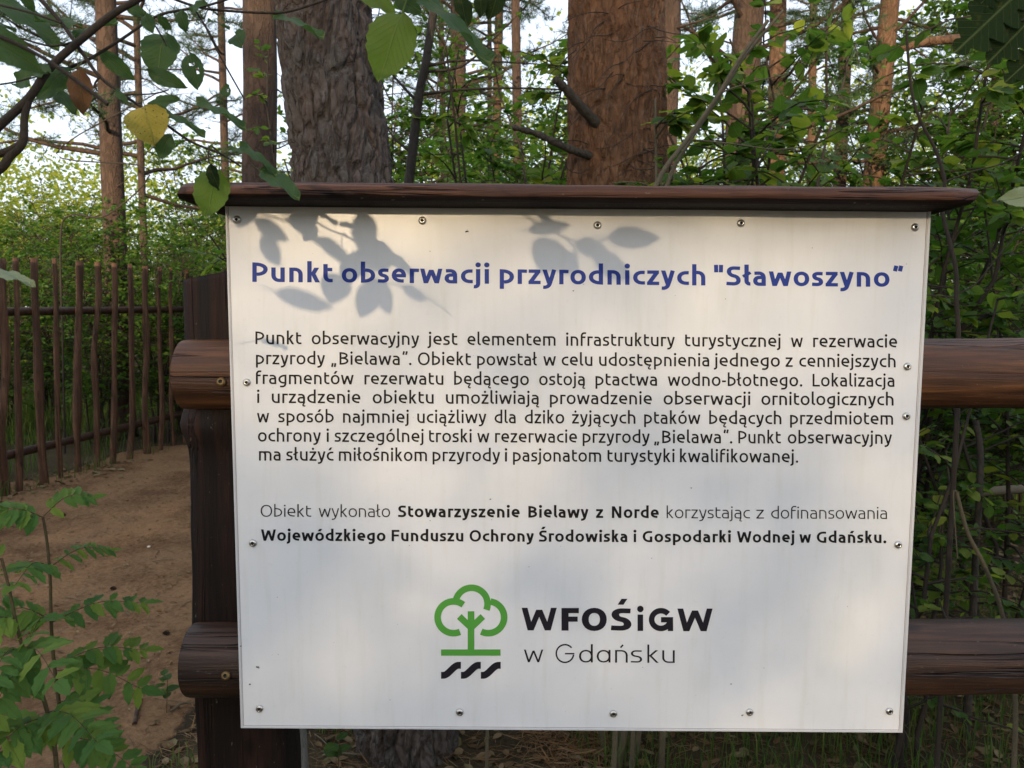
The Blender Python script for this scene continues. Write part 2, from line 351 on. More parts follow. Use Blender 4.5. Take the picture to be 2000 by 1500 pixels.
def path_sheet():
    xs_ = np.linspace(-6, .6, 260); ys_ = np.linspace(.7, 8.4, 280); X, Y = np.meshgrid(xs_, ys_); w = pathmask(X.ravel(), Y.ravel()).reshape(X.shape).astype(float)
    for _ in range(10):
        w = (w+np.roll(w, 1, 0)+np.roll(w, -1, 0)+np.roll(w, 1, 1)+np.roll(w, -1, 1))/5
    k = (w > .01); Z = gz(X, Y)+.006*np.clip(w*3, 0, 1)-.004*(w < .03); V = np.stack([X, Y, Z], -1).reshape(-1, 3); nx = len(xs_)
    i, j = np.meshgrid(np.arange(nx-1), np.arange(len(ys_)-1)); a = (j*nx+i).ravel(); q = np.stack([a, a+1, a+nx+1, a+nx], 1); q = q[k.ravel()[q].all(1)]
    u, inv = np.unique(q, return_inverse=True); me = npmesh('dirt_path', V[u], quads=inv.reshape(-1, 4), mat=path_mat())
    at_ = me.attributes.new('wear', 'FLOAT', 'POINT'); at_.data.foreach_set('value', w.ravel()[u].astype(np.float32)); return me
tag(link('dirt_path', path_sheet()), kind='structure')

# ------------------------------------------------------------------ print on the board (own stroke lettering)
BTL, BTR, BBR, BBL = at(440, 390, D), at(1818, 405, D), at(1762, 1430, D), at(471, 1421, D)
INK = {}
def ink(part): return INK.setdefault(part, dict(V=[], Q=[], k=0))
def strip(part, P, h, hv=None, closed=False, ends='n', map=None):
    """a flat ribbon along 2D points P; h half width; hv vertical factor of the pen"""
    b = ink(part); P = np.asarray(P, float); m = len(P)
    if closed: T = np.roll(P, -1, 0)-np.roll(P, 1, 0)
    else:
        d = np.diff(P, axis=0); d /= np.linalg.norm(d, axis=1)[:, None]+1e-9
        T = np.vstack([d[:1], d[:-1]+d[1:], d[-1:]])
    T = T/(np.linalg.norm(T, axis=1)[:, None]+1e-9); N = np.stack([-T[:, 1], T[:, 0]], 1); k = np.ones(m)
    if not closed:
        for i in range(1, m-1):
            c = abs(np.dot(N[i], [-d[i, 1], d[i, 0]])); k[i] = 1/max(c, .38)
    if ends == 'x': O = np.tile([h, 0.], (m, 1))*(1/np.maximum(abs(T[:, 1]), .3))[:, None]
    else: O = N*np.array([h, h*(hv or .86)])*k[:, None]
    A = P+O; B = P-O; n = sum(len(v) for v in b['V'])
    z = D - .00045 - .00003*(b['k'] % 7); b['k'] += 1
    V = [map(x, y, z) for x, y in np.vstack([A, B])]; b['V'].append(V)
    r = m if closed else m-1
    for i in range(r):
        j = (i+1) % m; b['Q'].append((n+i, n+j, n+m+j, n+m+i))
def rounded(pts, closed=False):
    out = []; n = len(pts); P = [np.array(p[:2], float) for p in pts]; Rr = [p[2] if len(p) > 2 else 0 for p in pts]
    for i in range(n):
        if Rr[i] == 0 or (not closed and i in (0, n-1)): out.append(P[i]); continue
        a, c = P[i-1], P[(i+1) % n]; ra, rc = Rr[i-1], Rr[(i+1) % n]
        la, lc = np.linalg.norm(a-P[i]), np.linalg.norm(c-P[i])
        d1 = min(Rr[i], la*(.5 if ra else 1)); d2 = min(Rr[i], lc*(.5 if rc else 1))
        s = P[i]+(a-P[i])/la*d1; e = P[i]+(c-P[i])/lc*d2; s1 = s+(P[i]-s)*.6; e1 = e+(P[i]-e)*.6
        for t in np.linspace(0, 1, 7): out.append((1-t)**3*s+3*(1-t)**2*t*s1+3*(1-t)*t*t*e1+t**3*e)
    res = [out[0]]
    for p in out[1:]:
        if np.linalg.norm(p-res[-1]) > .5: res.append(p)
    if closed and np.linalg.norm(res[0]-res[-1]) < .5: res.pop()
    return res
W = 999
def glyph(c, h):
    """strokes of a letter in 1/1000 em: ('s', pts) rounded stroke, ('c', pts) closed, ('x', pts) diagonal, ('.', x, y, r) dot"""
    X, C, A, v = 520, 693, 755, .86*h; T, B, TC = X-v, v, C-v; l = 72+h; t = []
    acc = {'ó': 'o', 'ś': 's', 'ż': 'z', 'ć': 'c', 'ń': 'n', 'Ś': 'S'}
    og = {'ą': 'a', 'ę': 'e'}
    if c in acc:
        w, t = glyph(acc[c], h); m = w/2; y = 0 if c.islower() else 185
        if c == 'ż': t = t+[('.', m, 660, h*1.2)]
        else: t = t+[('x', [(m-30, 585+y), (m+70, 735+y)])]
        return w, t
    if c in og:
        w, t = glyph(og[c], h); r = w-72-h if c == 'ą' else w-130-h
        return w, t+[('s', [(r+15, 0), (r-60, -70, 60), (r-50, -150, 60), (r+75, -150)], .72)]
    if c == 'ł':
        w, t = glyph('l', h); return w+20, t+[('x2', [(l-120, 330), (l+130, 470)])]
    if c in 'nu':
        w = 576; r = w-l
        t = [('s', [(l, 0), (l, T), (r, T, 190), (r, 0)] if c == 'n' else [(r, X), (r, B), (l, B, 190), (l, X)])]
    elif c == 'h': w = 576; r = w-l; t = [('s', [(l, A), (l, 0)]), ('s', [(l+h, T), (r, T, 190), (r, 0)])]
    elif c == 'm': w = 870; r = w-l; m = w/2; t = [('s', [(l, 0), (l, T), (m, T, 150), (m, 0)]), ('s', [(m-h-40, T), (r, T, 150), (r, 0)])]
    elif c == 'r': w = 388; t = [('s', [(l, 0), (l, T), (w-105, T, 60), (w-12, T-6)])]
    elif c == 'o': w = 601; a = 48+h; t = [('c', [(a, B, W), (w-a, B, W), (w-a, T, W), (a, T, W)])]
    elif c == 'b': w = 586; r = w-48-h; t = [('s', [(l, A), (l, B), (r, B, W), (r, T, W), (l+h, T-8)])]
    elif c == 'd': w = 586; a = 48+h; r = w-l; t = [('s', [(r, A), (r, B), (a, B, W), (a, T, W), (r-h, T-8)])]
    elif c == 'p': w = 586; r = w-48-h; t = [('s', [(l, -180), (l, T), (r, T, W), (r, B, W), (l+h, B+8)])]
    elif c == 'g': w = 577; a = 48+h; r = w-l; t = [('s', [(r-h, B+28), (a, B+18, W), (a, T, W), (r, T), (r, -185+v, 190), (a+40, -172+v)])]
    elif c == 'e': w = 562; a = 48+h; r = w-46-h; t = [('s', [(r, 262), (r, T, W), (a, T, W), (a, B, W), (r-5, B+14)]), ('s', [(a+h, 262), (r+h*.98, 262)])]
    elif c == 'c': w = 467; a = 48+h; t = [('s', [(w-38, T-14), (a, T, 260), (a, B, 260), (w-30, B+14)])]
    elif c == 'a': w = 529; r = w-l; a = 46+h; t = [('s', [(88, T-12), (r, T, 170), (r, 0)]), ('s', [(r-h, 300), (a, 300, 130), (a, B, 130), (r-h*.5, B)])]
    elif c == 's': w = 442; a = 44+h; r = w-42-h; t = [('s', [(r+h-15, T-10), (a, T, 140), (a, 282, 140), (r, 246, 140), (r, B, 140), (42, B+14)])]
    elif c == 't': w = 402; t = [('s', [(l, 655), (l, B, 170), (w-28, B+12)]), ('s', [(l+h, T), (w-42, T)])]
    elif c == 'f': w = 387; t = [('s', [(l, 0), (l, A-v+5, 170), (w-6, A-v-8)]), ('s', [(l+h, T), (w-42, T)])]
    elif c == 'i': w = 2*l; t = [('s', [(l, 0), (l, X)]), ('.', l, 668, h*1.28)]
    elif c == 'j': w = 2*l; t = [('s', [(l, X), (l, -180+v, 120), (l-140, -168+v)]), ('.', l, 668, h*1.28)]
    elif c == 'l': w = 287; t = [('s', [(l, A), (l, B, 120), (w-22, B+6)])]
    elif c == 'k': w = 515; t = [('s', [(l, 0), (l, A)]), ('x', [(w-70-h, X), (l+h*1.4, 268)]), ('x', [(l+h*1.6+10, 305), (w-42-h, 0)])]
    elif c in 'vwyxz':
        if c == 'w': w = 775; e = 22+h*1.05; m = w/2; q = .27*w; t = [('x', [(e, X), (q, 0)]), ('x', [(q, 0), (m, X-40)]), ('x', [(m, X-40), (w-q, 0)]), ('x', [(w-q, 0), (w-e, X)])]
        if c == 'y': w = 500; e = 20+h*1.05; t = [('s', [(w-e, X), (w-e-95, 180), (215, -178+v, 130), (45, -168+v)]), ('x', [(e, X), (w/2-5, 20)])]
        if c == 'z': w = 470; t = [('s', [(44, T), (w-44, T)]), ('s', [(38, B), (w-36, B)]), ('x', [(w-52-h, T-v*.5), (48+h, B+v*.5)])]
        if c == 'v': w = 500; t = [('x', [(30, X), (250, 0)]), ('x', [(250, 0), (470, X)])]
    elif c == 'P': w = 625; L = 90+h; r = w-42-h; t = [('s', [(L, 0), (L, TC), (r, TC, W), (r, 262+v*.2, W), (L+h, 262+v*.2)])]
    elif c == 'B': w = 646; L = 90+h; r = w-52-h; t = [('s', [(L, TC), (L, B), (r, B, W), (r, 368, W), (L+h, 368)]), ('s', [(L-h, TC), (r-38, TC, W), (r-38, 368, W), (L+h, 368)])]
    elif c == 'O': w = 785; a = 55+h; t = [('c', [(a, B-8, W), (w-a, B-8, W), (w-a, TC+8, W), (a, TC+8, W)])]
    elif c == 'L': w = 535; L = 90+h; t = [('s', [(L, C), (L, B), (w-22, B)])]
    elif c == 'F': w = 575; L = 90+h; t = [('s', [(L, 0), (L, TC), (w-30, TC)]), ('s', [(L+h, 352), (w-62, 352)])]
    elif c == 'N': w = 735; L = 90+h; t = [('s', [(L, 0), (L, C)]), ('s', [(w-L, 0), (w-L, C)]), ('x', [(L+h*.2, C), (w-L-h*.2, 0)])]
    elif c == 'S': w = 547; a = 50+h; r = w-48-h; t = [('s', [(r+h-20, TC-12), (a, TC+4, 175), (a, 378, 175), (r, 322, 175), (r, B-4, 175), (40, B+18)])]
    elif c == 'G': w = 688; a = 52+h; r = w-78-h; t = [('s', [(r+h-15, TC-16), (a, TC+6, 330), (a, B-6, 330), (r, B), (r, 352)])]
    elif c == 'W': w = 930; e = 26+h*1.05; m = w/2; q = .27*w; t = [('x', [(e, C), (q, 0)]), ('x', [(q, 0), (m, C-60)]), ('x', [(m, C-60), (w-q, 0)]), ('x', [(w-q, 0), (w-e, C)])]
    elif c == 'ɑ': w = 600; a = 48+h; r = w-l; t = [('c', [(a, B, W), (r, B, W), (r, T, W), (a, T, W)]), ('s', [(r, X), (r, 0)])]
    elif c == 'δ': w = 600; a = 48+h; r = w-l; t = [('c', [(a, B, W), (r, B, W), (r, T, W), (a, T, W)]), ('s', [(r, A), (r, 0)])]
    elif c == '.': w = 246; t = [('.', 123, h*1.05, h*1.25)]
    elif c == '-': w = 300; t = [('s', [(35, 262), (265, 262)])]
    elif c == '”': w = 400; t = [('q', [(125, 560), (172, 755)]), ('q', [(285, 560), (332, 755)])]
    elif c == '„': w = 400; t = [('q', [(60, -125), (110, 85)]), ('q', [(215, -125), (265, 85)])]
    elif c == '"': w = 430; t = [('q', [(140, 470), (134, C+45)]), ('q', [(290, 470), (296, C+45)])]
    else: w = 250
    return w, t
def put(part, g, h, fx, fy, mp):
    for st in g:
        k = st[0]
        if k == '.':
            _, x, y, r = st; a = np.linspace(0, 2*math.pi, 15)[:-1]; rx = r
            b = ink(part); z = D-.0007; n = sum(len(q) for q in b['V'])
            V = [mp(fx(x+rx*math.cos(q)), fy(y+r*math.sin(q)), z) for q in a]+[mp(fx(x), fy(y), z)]; b['V'].append(V)
            for i in range(14): b['Q'].append((n+i, n+(i+1) % 14, n+14, n+14))
            continue
        pts = st[1]; hh = h*(st[2] if len(st) > 2 and k == 's' else 1)
        P = rounded(pts, k == 'c') if k in 'sc' else [np.array(p, float) for p in pts]
        m2 = lambda x, y, z: mp(fx(x), fy(y), z)
        if k == 'q': strip(part, P, h*.95, 1, map=m2)
        elif k == 'x2': strip(part, P, h*.8, .9, map=m2)
        elif k == 'x': strip(part, P, h*.98, ends='x', map=m2)
        else: strip(part, P, hh, closed=(k == 'c'), map=m2)
def pxmap(x, y, z):
    p = at(x, y, D); return (p.x, z, p.z)
def word(part, s, x0, x1, yb0, yb1, X0, X1, em, h):
    """letters of s between pixel columns x0..x1; the line's baseline runs from (X0,yb0) to (X1,yb1)"""
    adv = []; x = 0
    for c in s: w, g = glyph(c, h); adv.append((x, g, w)); x += w
    lo = {'P': 90, 'B': 90, 'L': 90, 'N': 90, 'F': 90, 'n': 72, 'm': 72, 'u': 72, 'k': 72, 'i': 72, 'j': 40, 't': 72, 'r': 72, 'f': 72, 'p': 72, 'b': 72, 'w': 20, 'W': 22, 'y': 20, 'z': 36, '"': 120}
    a = lo.get(s[0], 48); b = x-{'w': 20, 'y': 20, 'i': 72, 'j': 72, 'k': 15, 't': 28, 'm': 72, 'n': 72, 'h': 72, 'u': 72, '”': 70, '.': 60, 'ł': 20, 'z': 36, 'ń': 72}.get(s[-1], 46)
    sx = (x1-x0)/(b-a) if len(s) > 1 or s != 'i' else em/1000
    if s == 'i': x0 = (x0+x1)/2-(b-a)*sx/2
    for xo, g, w in adv:
        fx = lambda q, xo=xo: x0+(xo+q-a)*sx
        mp = lambda px, e, z: pxmap(px, yb0+(yb1-yb0)*(px-X0)/(X1-X0)-e*em/1000, z)
        put(part, g, h, fx, lambda q: q, mp)
def line(part, words, yb0, yb1, em, h):
    X0 = words[0][1]; X1 = words[-1][2]
    for wd in words:
        p = part; hh = h
        if len(wd) > 3: p, hh = wd[3]
        word(p, wd[0], wd[1], wd[2], yb0, yb1, X0, X1, em, hh)
line('title_text', [('Punkt', 493, 650), ('obserwacji', 667.5, 955), ('przyrodniczych', 976, 1377.5), ('"Sławoszyno”', 1397.5, 1760)], 550.5, 560.5, 54.8, 70)
RG = 54
line('body_text', [('Punkt', 499, 589), ('obserwacyjny', 609, 819), ('jest', 837, 893.5), ('elementem', 913, 1085), ('infrastruktury', 1106, 1318), ('turystycznej', 1338, 1524), ('w', 1544.5, 1568), ('rezerwacie', 1588, 1752)], 672, 679, 35.6, RG)
line('body_text', [('przyrody', 500, 635), ('„Bielawa”.', 648, 803.5), ('Obiekt', 816, 920), ('powstał', 932, 1049), ('w', 1061, 1086), ('celu', 1097, 1157), ('udostępnienia', 1170, 1386), ('jednego', 1396, 1523), ('z', 1534, 1548), ('cenniejszych', 1561, 1749)], 711.5, 717.5, 35.6, RG)
line('body_text', [('fragmentów', 500, 691), ('rezerwatu', 712, 866), ('będącego', 887, 1033), ('ostoją', 1053, 1143), ('ptactwa', 1163, 1284), ('wodno-błotnego.', 1304, 1566.5), ('Lokalizacja', 1587, 1747.5)], 750, 755.5, 35.6, RG)
line('body_text', [('i', 502, 507), ('urządzenie', 531, 704), ('obiektu', 728, 847), ('umożliwiają', 871, 1053), ('prowadzenie', 1074, 1273), ('obserwacji', 1296, 1465), ('ornitologicznych', 1487, 1745)], 787, 792, 35.6, RG)
line('body_text', [('w', 502, 526), ('sposób', 544, 652), ('najmniej', 670, 798), ('uciążliwy', 815, 950), ('dla', 966, 1008), ('dziko', 1025, 1102), ('żyjących', 1117.5, 1241), ('ptaków', 1258, 1368), ('będących', 1385, 1526), ('przedmiotem', 1543, 1744)], 825, 829.5, 35.6, RG)
line('body_text', [('ochrony', 504, 627), ('i', 638, 642.5), ('szczególnej', 654, 827), ('troski', 838, 921), ('w', 932, 956), ('rezerwacie', 967, 1127), ('przyrody', 1138, 1269), ('„Bielawa”.', 1278.5, 1430), ('Punkt', 1442, 1525), ('obserwacyjny', 1538.5, 1742)], 862.5, 867, 35.6, RG)
line('body_text', [('ma', 506, 549), ('służyć', 559.6, 651), ('miłośnikom', 662, 834), ('przyrody', 845, 977), ('i', 986, 990.5), ('pasjonatom', 1002, 1174), ('turystyki', 1186.5, 1317), ('kwalifikowanej.', 1328, 1558.5)], 899.5, 903.5, 35.6, RG)
LT = ('credit_text', 37); BD = ('credit_text', 71)
line('credit_text', [('Obiekt', 509, 608, LT), ('wykonało', 622.6, 762, LT), ('Stowarzyszenie', 778, 1015, BD), ('Bielawy', 1032, 1149.5, BD), ('z', 1164, 1178, BD), ('Norde', 1195, 1286.5, BD), ('korzystając', 1302, 1464, LT), ('z', 1477, 1492, LT), ('dofinansowania', 1506, 1733, LT)], 1009, 1013.5, 33, 32)
line('credit_text', [('Wojewódzkiego', 509.7, 753), ('Funduszu', 765, 905), ('Ochrony', 917, 1043), ('Środowiska', 1053, 1226), ('i', 1237, 1243), ('Gospodarki', 1255, 1427), ('Wodnej', 1439, 1551), ('w', 1561, 1584), ('Gdańsku.', 1595, 1730)], 1056, 1060.5, 32, 71)
# the emblem and its name, laid out in the units of a 3.125x enlargement whose corner is at (800,1120)
Lp = lambda X, Y, z: pxmap(800+X/3.125, 1120+Y/3.125, z)
def single(part, c, x0, x1, yb, capx, h, cap=693, lo=0, hi=0):
    w, g = glyph(c, h); sx = (x1-x0)/(w-lo-hi); sy = capx/cap
    put(part, g, h, lambda q: x0+(q-lo)*sx, lambda q: yb-q*sy, Lp)
for c, a, b, lo, hi, hh in (('W', 683, 899, 26, 26, 72), ('F', 927, 1033, 90, 30, 92), ('O', 1051, 1203, 55, 55, 92), ('S', 1230, 1353, 42, 50, 86), ('W', 1633, 1850, 26, 26, 72)):
    single('logo_name', c, a, b, 347+(a-683)*.0048, 138, hh, 693, lo, hi)
strip('logo_name', [(1408, 350), (1408, 250)], 17, 1, map=Lp)
put('logo_name', [('.', 1408, 216, 20)], 1, lambda q: q, lambda q: q, Lp)
strip('logo_name', [(1287, 190), (1311, 154)], 15, 1, ends='x', map=Lp)
def gee(cx, cy, rx, ry, h, part='logo_name'):
    P = [(cx+rx*math.cos(R(a)), cy-ry*math.sin(R(a))) for a in np.linspace(40, 352, 40)]; strip(part, P, h, 1, map=Lp)
    strip(part, [(cx+rx+h, cy+1), (cx, cy+1)], h*.95, 1, map=Lp)
gee(1534, 281, 57, 54, 17); gee(948, 488, 53, 54, 4.6, 'logo_city'); strip('logo_name', [(1592, 284), (1592, 351)], 16, 1, map=Lp)
for c, a, b, lo, hi, cap in (('w', 697, 816, 20, 20, 520), ('δ', 1034, 1118, 48, 72, 520), ('ɑ', 1142, 1226, 48, 72, 520), ('n', 1254, 1331, 72, 72, 520), ('s', 1350, 1419, 42, 42, 520), ('k', 1451, 1523, 72, 15, 520), ('u', 1542, 1618, 72, 72, 520)):
    single('logo_city', c, a, b, 541+(a-697)*.005, 114 if c == 'G' else 77, 26 if c == 'G' else 34, cap or 693, lo, hi)
strip('logo_city', [(1287, 452), (1303, 435)], 5, 1, map=Lp)
def arcp(cx, cy, r, a0, a1, n=30): return [(cx+r*math.cos(R(a)), cy-r*math.sin(R(a))) for a in np.linspace(a0, a1, n)]
strip('logo_emblem', arcp(378, 185, 98, 163, -22), 20, 1, map=Lp)
strip('logo_emblem', arcp(268, 267, 97, 52, 294, 36), 20, 1, map=Lp)
strip('logo_emblem', arcp(480, 267, 97, 82, -116, 34), 20, 1, map=Lp)
strip('logo_emblem', [(375, 230), (375, 464)], 20, 1, map=Lp)
strip('logo_emblem', [(303, 262), (375, 330)], 20, 1, map=Lp); strip('logo_emblem', [(447, 262), (375, 330)], 20, 1, map=Lp)
strip('logo_emblem', [(192, 482), (555, 482)], 19, 1, map=Lp)
for k in range(3):
    x = 192+k*121.5; P = []
    for t in np.linspace(0, 1, 22): u = min(max((t-.12)/.76, 0), 1); P.append((x+121*t, 621-61*(3*u*u-2*u**3)))
    strip('logo_waves', P, 21, 1, map=Lp)

# ------------------------------------------------------------------ information board
bc = (BTL+BTR+BBR+BBL)/4
ib = empty('information_board', (bc.x, D, BBL.z), label='white information board with blue title screwed to log rails under a narrow roof plank', cat='sign')
def panel(parent):
    bm = bmesh.new(); th = .0035; V = []
    for p in (BTL, BTR, BBR, BBL): V.append(bm.verts.new((p.x, D, p.z)))
    for p in (BTL, BTR, BBR, BBL): V.append(bm.verts.new((p.x, D+th, p.z)))
    bm.faces.new((V[3], V[2], V[1], V[0])); bm.faces.new(V[4:8])
    for i in range(4): j = (i+1) % 4; bm.faces.new((V[i], V[j], V[4+j], V[4+i]))
    me = bpy.data.meshes.new('panel'); bm.normal_update(); bm.to_mesh(me); bm.free(); return link('panel', local(parent, me), parent, M['board'])
pn = panel(ib)
def frame_strip(name, a, b, w, d0, d1, mat, par):   # thin bar a->b, width w towards inside, y from d0 to d1
    a = Vector(a); b = Vector(b); t = (b-a).normalized(); n = Vector((-t.z, 0, t.x))*w; V = []
    for y in (d0, d1):
        for p in (a, b, b+n, a+n): V.append((p.x, y, p.z))
    me = npmesh(name, V, quads=[(0, 1, 2, 3), (7, 6, 5, 4), (0, 4, 5, 1), (1, 5, 6, 2), (2, 6, 7, 3), (3, 7, 4, 0)], smooth=False, mat=mat)
    return link(name, local(par, me), par)
frame_strip('edge_trim', BBL, BTL, -.0030, D-.0016, D+.006, M['edge'], ib); frame_strip('edge_trim', BTR, BBR, -.0045, D-.0016, D+.006, M['edge'], ib)
frame_strip('edge_trim', (BBR.x-.0046, D, BBR.z), (BBL.x+.0031, D, BBL.z), -.0028, D-.0016, D+.006, M['edge'], ib)
frame_strip('edge_seam', (BBL.x+.0042, D, BBL.z+.003), (BTL.x+.0042, D, BTL.z), -.0007, D-.0004, D+.001, M['core'], ib)
frame_strip('edge_seam', (BTR.x-.0058, D, BTR.z), (BBR.x-.0058, D, BBR.z+.003), -.0007, D-.0004, D+.001, M['core'], ib)
frame_strip('edge_seam', (BBR.x-.006, D, BBR.z+.0040), (BBL.x+.005, D, BBL.z+.0040), -.0006, D-.0004, D+.001, M['core'], ib)
for part, mt in (('title_text', 'ink_blue'), ('body_text', 'ink_black'), ('credit_text', 'ink_black'), ('logo_name', 'ink_dark'), ('logo_city', 'ink_dark'), ('logo_emblem', 'ink_green'), ('logo_waves', 'ink_dark')):
    b = INK[part]; V = np.concatenate([np.array(v) for v in b['V']])
    q = [x for x in b['Q'] if x[2] != x[3]]; t3 = [x[:3] for x in b['Q'] if x[2] == x[3]]
    me = npmesh(part, V, quads=q, tris=t3, smooth=False, mat=M[mt]); link(part, local(ib, me), ib)
def screw_mesh(name, r, mat):
    prof = [(r*1.02, 0), (r*1.0, .15*r), (r*.86, .38*r), (r*.6, .52*r), (r*.42, .55*r), (r*.40, .50*r), (r*.36, .2*r), (0, .18*r)]
    n = 16; V = []; Q = []; mi = []
    for k, (a, h) in enumerate(prof):
        for i in range(n):
            q = 2*math.pi*i/n; rr = a*(1-.16*(i % 3 == 0)) if k in (4, 5, 6) else a; V.append((rr*math.cos(q), -h, rr*math.sin(q)))
    for k in range(len(prof)-1):
        for i in range(n): Q.append((k*n+i, k*n+(i+1) % n, (k+1)*n+(i+1) % n, (k+1)*n+i)); mi.append(1 if k >= 5 else 0)
    me = npmesh(name, V, quads=Q, mat=mat); me.materials.append(M['socket']); me.polygons.foreach_set('material_index', mi); return me
sm = screw_mesh('screw', .0068, M['steel'])
for px, py in ((463, 429), (825, 431), (1167, 440), (1447, 436), (1787, 444), (482, 747), (494, 1061), (507, 1384), (1772, 716), (1770, 813), (1754, 1064), (1737, 1389), (898, 1391), (1198, 1394), (1464, 1391)):
    o = link('screw', sm, ib); o.location = at(px, py, D-.0008)-ib.location; o.rotation_euler.y = random.random()*6
def insect(name, px, py, s, parent):
    p = at(px, py, D-.0012); L = []
    L.append(([p+Vector((-.5*s, 0, 0)), p, p+Vector((.5*s, 0, .1*s))], [.08*s, .2*s, .07*s]))
    for k in range(4):
        a = random.random()*6.28; L.append(([p, p+Vector((math.cos(a), -.1, math.sin(a)))*.6*s], [.05*s, .03*s]))
    V, Q = tubes(L, 5); return link(name, local(parent, npmesh(name, V, quads=Q, mat=M['insect'])), parent)
for px, py, s in ((912, 452, .006), (503, 1303, .006), (488, 1337, .004), (1450, 1397, .004), (470, 1262, .004), (840, 491, .002), (1120, 568, .003), (958, 975, .0035), (1350, 953, .003), (840, 1017, .002), (1273, 1090, .002), (1428, 1336, .003), (1140, 555, .002), (1033, 1107, .002)):
    insect('dirt_speck', px, py, s, ib)
for _ in range(40):
    insect('dirt_speck', random.uniform(500, 1740), random.uniform(440, 1400), random.uniform(.0006, .0014), ib)

# roof plank: rounded worn board with its underside rising a little to the front
def plank(name, x0, x1, y0, y1, zb0, zb1, thick, mat, parent, seg=90):
    prof = []  # (t in depth, z offset) around the section, front edge rounded
    V = []; Q = []; xsn = np.linspace(x0, x1, seg)
    sec = [(0, .0, .25), (.0, 0, .75), (.06, 0, 1.0), (.5, 0, 1.02), (1, 0, 1.0), (1, 0, 0), (.5, 0, 0), (.05, 0, .03)]
    for i, x in enumerate(xsn):
        e = min(i, seg-1-i); rnd = 0 if e > 3 else (3-e)/3
        for k, (t, _, h) in enumerate(sec):
            P = np.array([[x*3.1, t*2+5, h*2]]); w = (fbm(P, 3, 2)[0]-.45)*.012; w2 = (fbm(P*2, 3, 8)[0]-.45)*.008
            hh = .5+(h-.5)*(1-.10*rnd); yy = y0+(y1-y0)*t+(w if t < .1 else 0)+(.006*rnd if t < .1 else 0)
            zb = zb0+(zb1-zb0)*t
            V.append((x+ (0.012*rnd*(h-.5) if rnd else 0), yy, zb+thick*hh+w2*(1 if h > .5 else .3)))
    n = len(sec)
    for i in range(seg-1):
        for k in range(n): Q.append((i*n+k, i*n+(k+1) % n, (i+1)*n+(k+1) % n, (i+1)*n+k))
    T = []
    for base, rev in ((0, False), ((seg-1)*n, True)):
        for k in range(1, n-1): T.append((base, base+k, base+k+1) if rev else (base, base+k+1, base+k))
    me = npmesh(name, V, quads=Q, tris=T, mat=mat)
    bm = bmesh.new(); bm.from_mesh(me); bmesh.ops.recalc_face_normals(bm, faces=bm.faces); bm.to_mesh(me); bm.free()
    me.materials.append(M['wood_under_shade']); me.polygons.foreach_set('material_index', [1 if p.normal.z < -.6 else 0 for p in me.polygons])
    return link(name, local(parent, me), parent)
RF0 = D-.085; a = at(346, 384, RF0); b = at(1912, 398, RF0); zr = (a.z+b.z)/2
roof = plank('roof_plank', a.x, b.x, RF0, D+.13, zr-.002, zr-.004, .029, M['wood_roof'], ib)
roof.location.z += .0; 
for xx in (-.30, .50):
    V = []
    for y in (D+.1338, D+.1738):
        for (x, z) in ((xx, .8), (xx+.06, .8), (xx+.06, zr+.02), (xx, zr+.02)): V.append((x, y, z))
    me = npmesh('back_batten', V, quads=[(0, 1, 2, 3), (7, 6, 5, 4), (0, 4, 5, 1), (1, 5, 6, 2), (2, 6, 7, 3), (3, 7, 4, 0)], smooth=False, mat=M['wood_post'])
    link('back_batten', local(ib, me), ib)

# ------------------------------------------------------------------ log rail fence carrying the board
rf = empty('log_rail_fence', (-.6, D+.16, 0), label='dark stained log rail fence with a squared post carrying the information board', cat='fence')
def log(name, p0, p1, r, mat, parent, seg=60, sides=28, amp=.05, seed=0, endround=True, flatfront=False):
    p0 = np.array(p0, float); p1 = np.array(p1, float); ax = p1-p0; L = np.linalg.norm(ax); ax /= L
    up = np.array([0, 0, 1.]) if abs(ax[2]) < .7 else np.array([0, -1., 0]); s1 = np.cross(ax, up); s1 /= np.linalg.norm(s1); s2 = np.cross(s1, ax)
    t = np.concatenate([[0, .002/L], np.linspace(.006/L, 1-.006/L, seg-4), [1-.002/L, 1]]); a = np.arange(sides)*2*math.pi/sides
    Tt, Aa = np.meshgrid(t, a, indexing='ij')
    dirs = np.cos(Aa)[..., None]*s1+np.sin(Aa)[..., None]*s2; ctr = p0+Tt[..., None]*ax*L
    P = (ctr+dirs*r).reshape(-1, 3)
    nz = fbm(P*np.array([4, 4, 4])*1.3+seed, 3, seed)-.45; nz2 = fbm(P*14+seed, 2, seed+5)-.38
    gr = fbm(np.stack([P[:, 0]*2.2, P[:, 1]*55, P[:, 2]*55], 1) if abs(ax[0]) > .5 else P*[55, 55, 2.2], 3, 12)-.44
    rr = r*(1+amp*2*nz+amp*.5*nz2+.045*gr)
    if endround:
        e = np.minimum(Tt, 1-Tt).ravel()*L; rr = rr*np.where(e < .004, .985, 1)
    V = ctr.reshape(-1, 3)+dirs.reshape(-1, 3)*rr[:, None]
    i = np.arange(seg-1)[:, None]*sides; j = np.arange(sides)[None]; j2 = (j+1) % sides
    Q = np.stack([i+j, i+j2, i+sides+j2, i+sides+j], -1).reshape(-1, 4)
    c0 = len(V); R0 = V[:sides]; R1 = V[-sides:]; V = np.vstack([V, R0, R1, R0.mean(0), R1.mean(0)]); T = []
    for k in range(sides): T.append((c0+2*sides, c0+(k+1) % sides, c0+k)); T.append((c0+2*sides+1, c0+sides+k, c0+sides+(k+1) % sides))
    me = npmesh(name, V, quads=Q[:, ::-1], tris=[x[::-1] for x in T], mat=mat)
    me.polygons.foreach_set('use_smooth', [True]*len(Q)+[False]*len(T))
    return link(name, local(parent, me), parent)
YR = D+.070
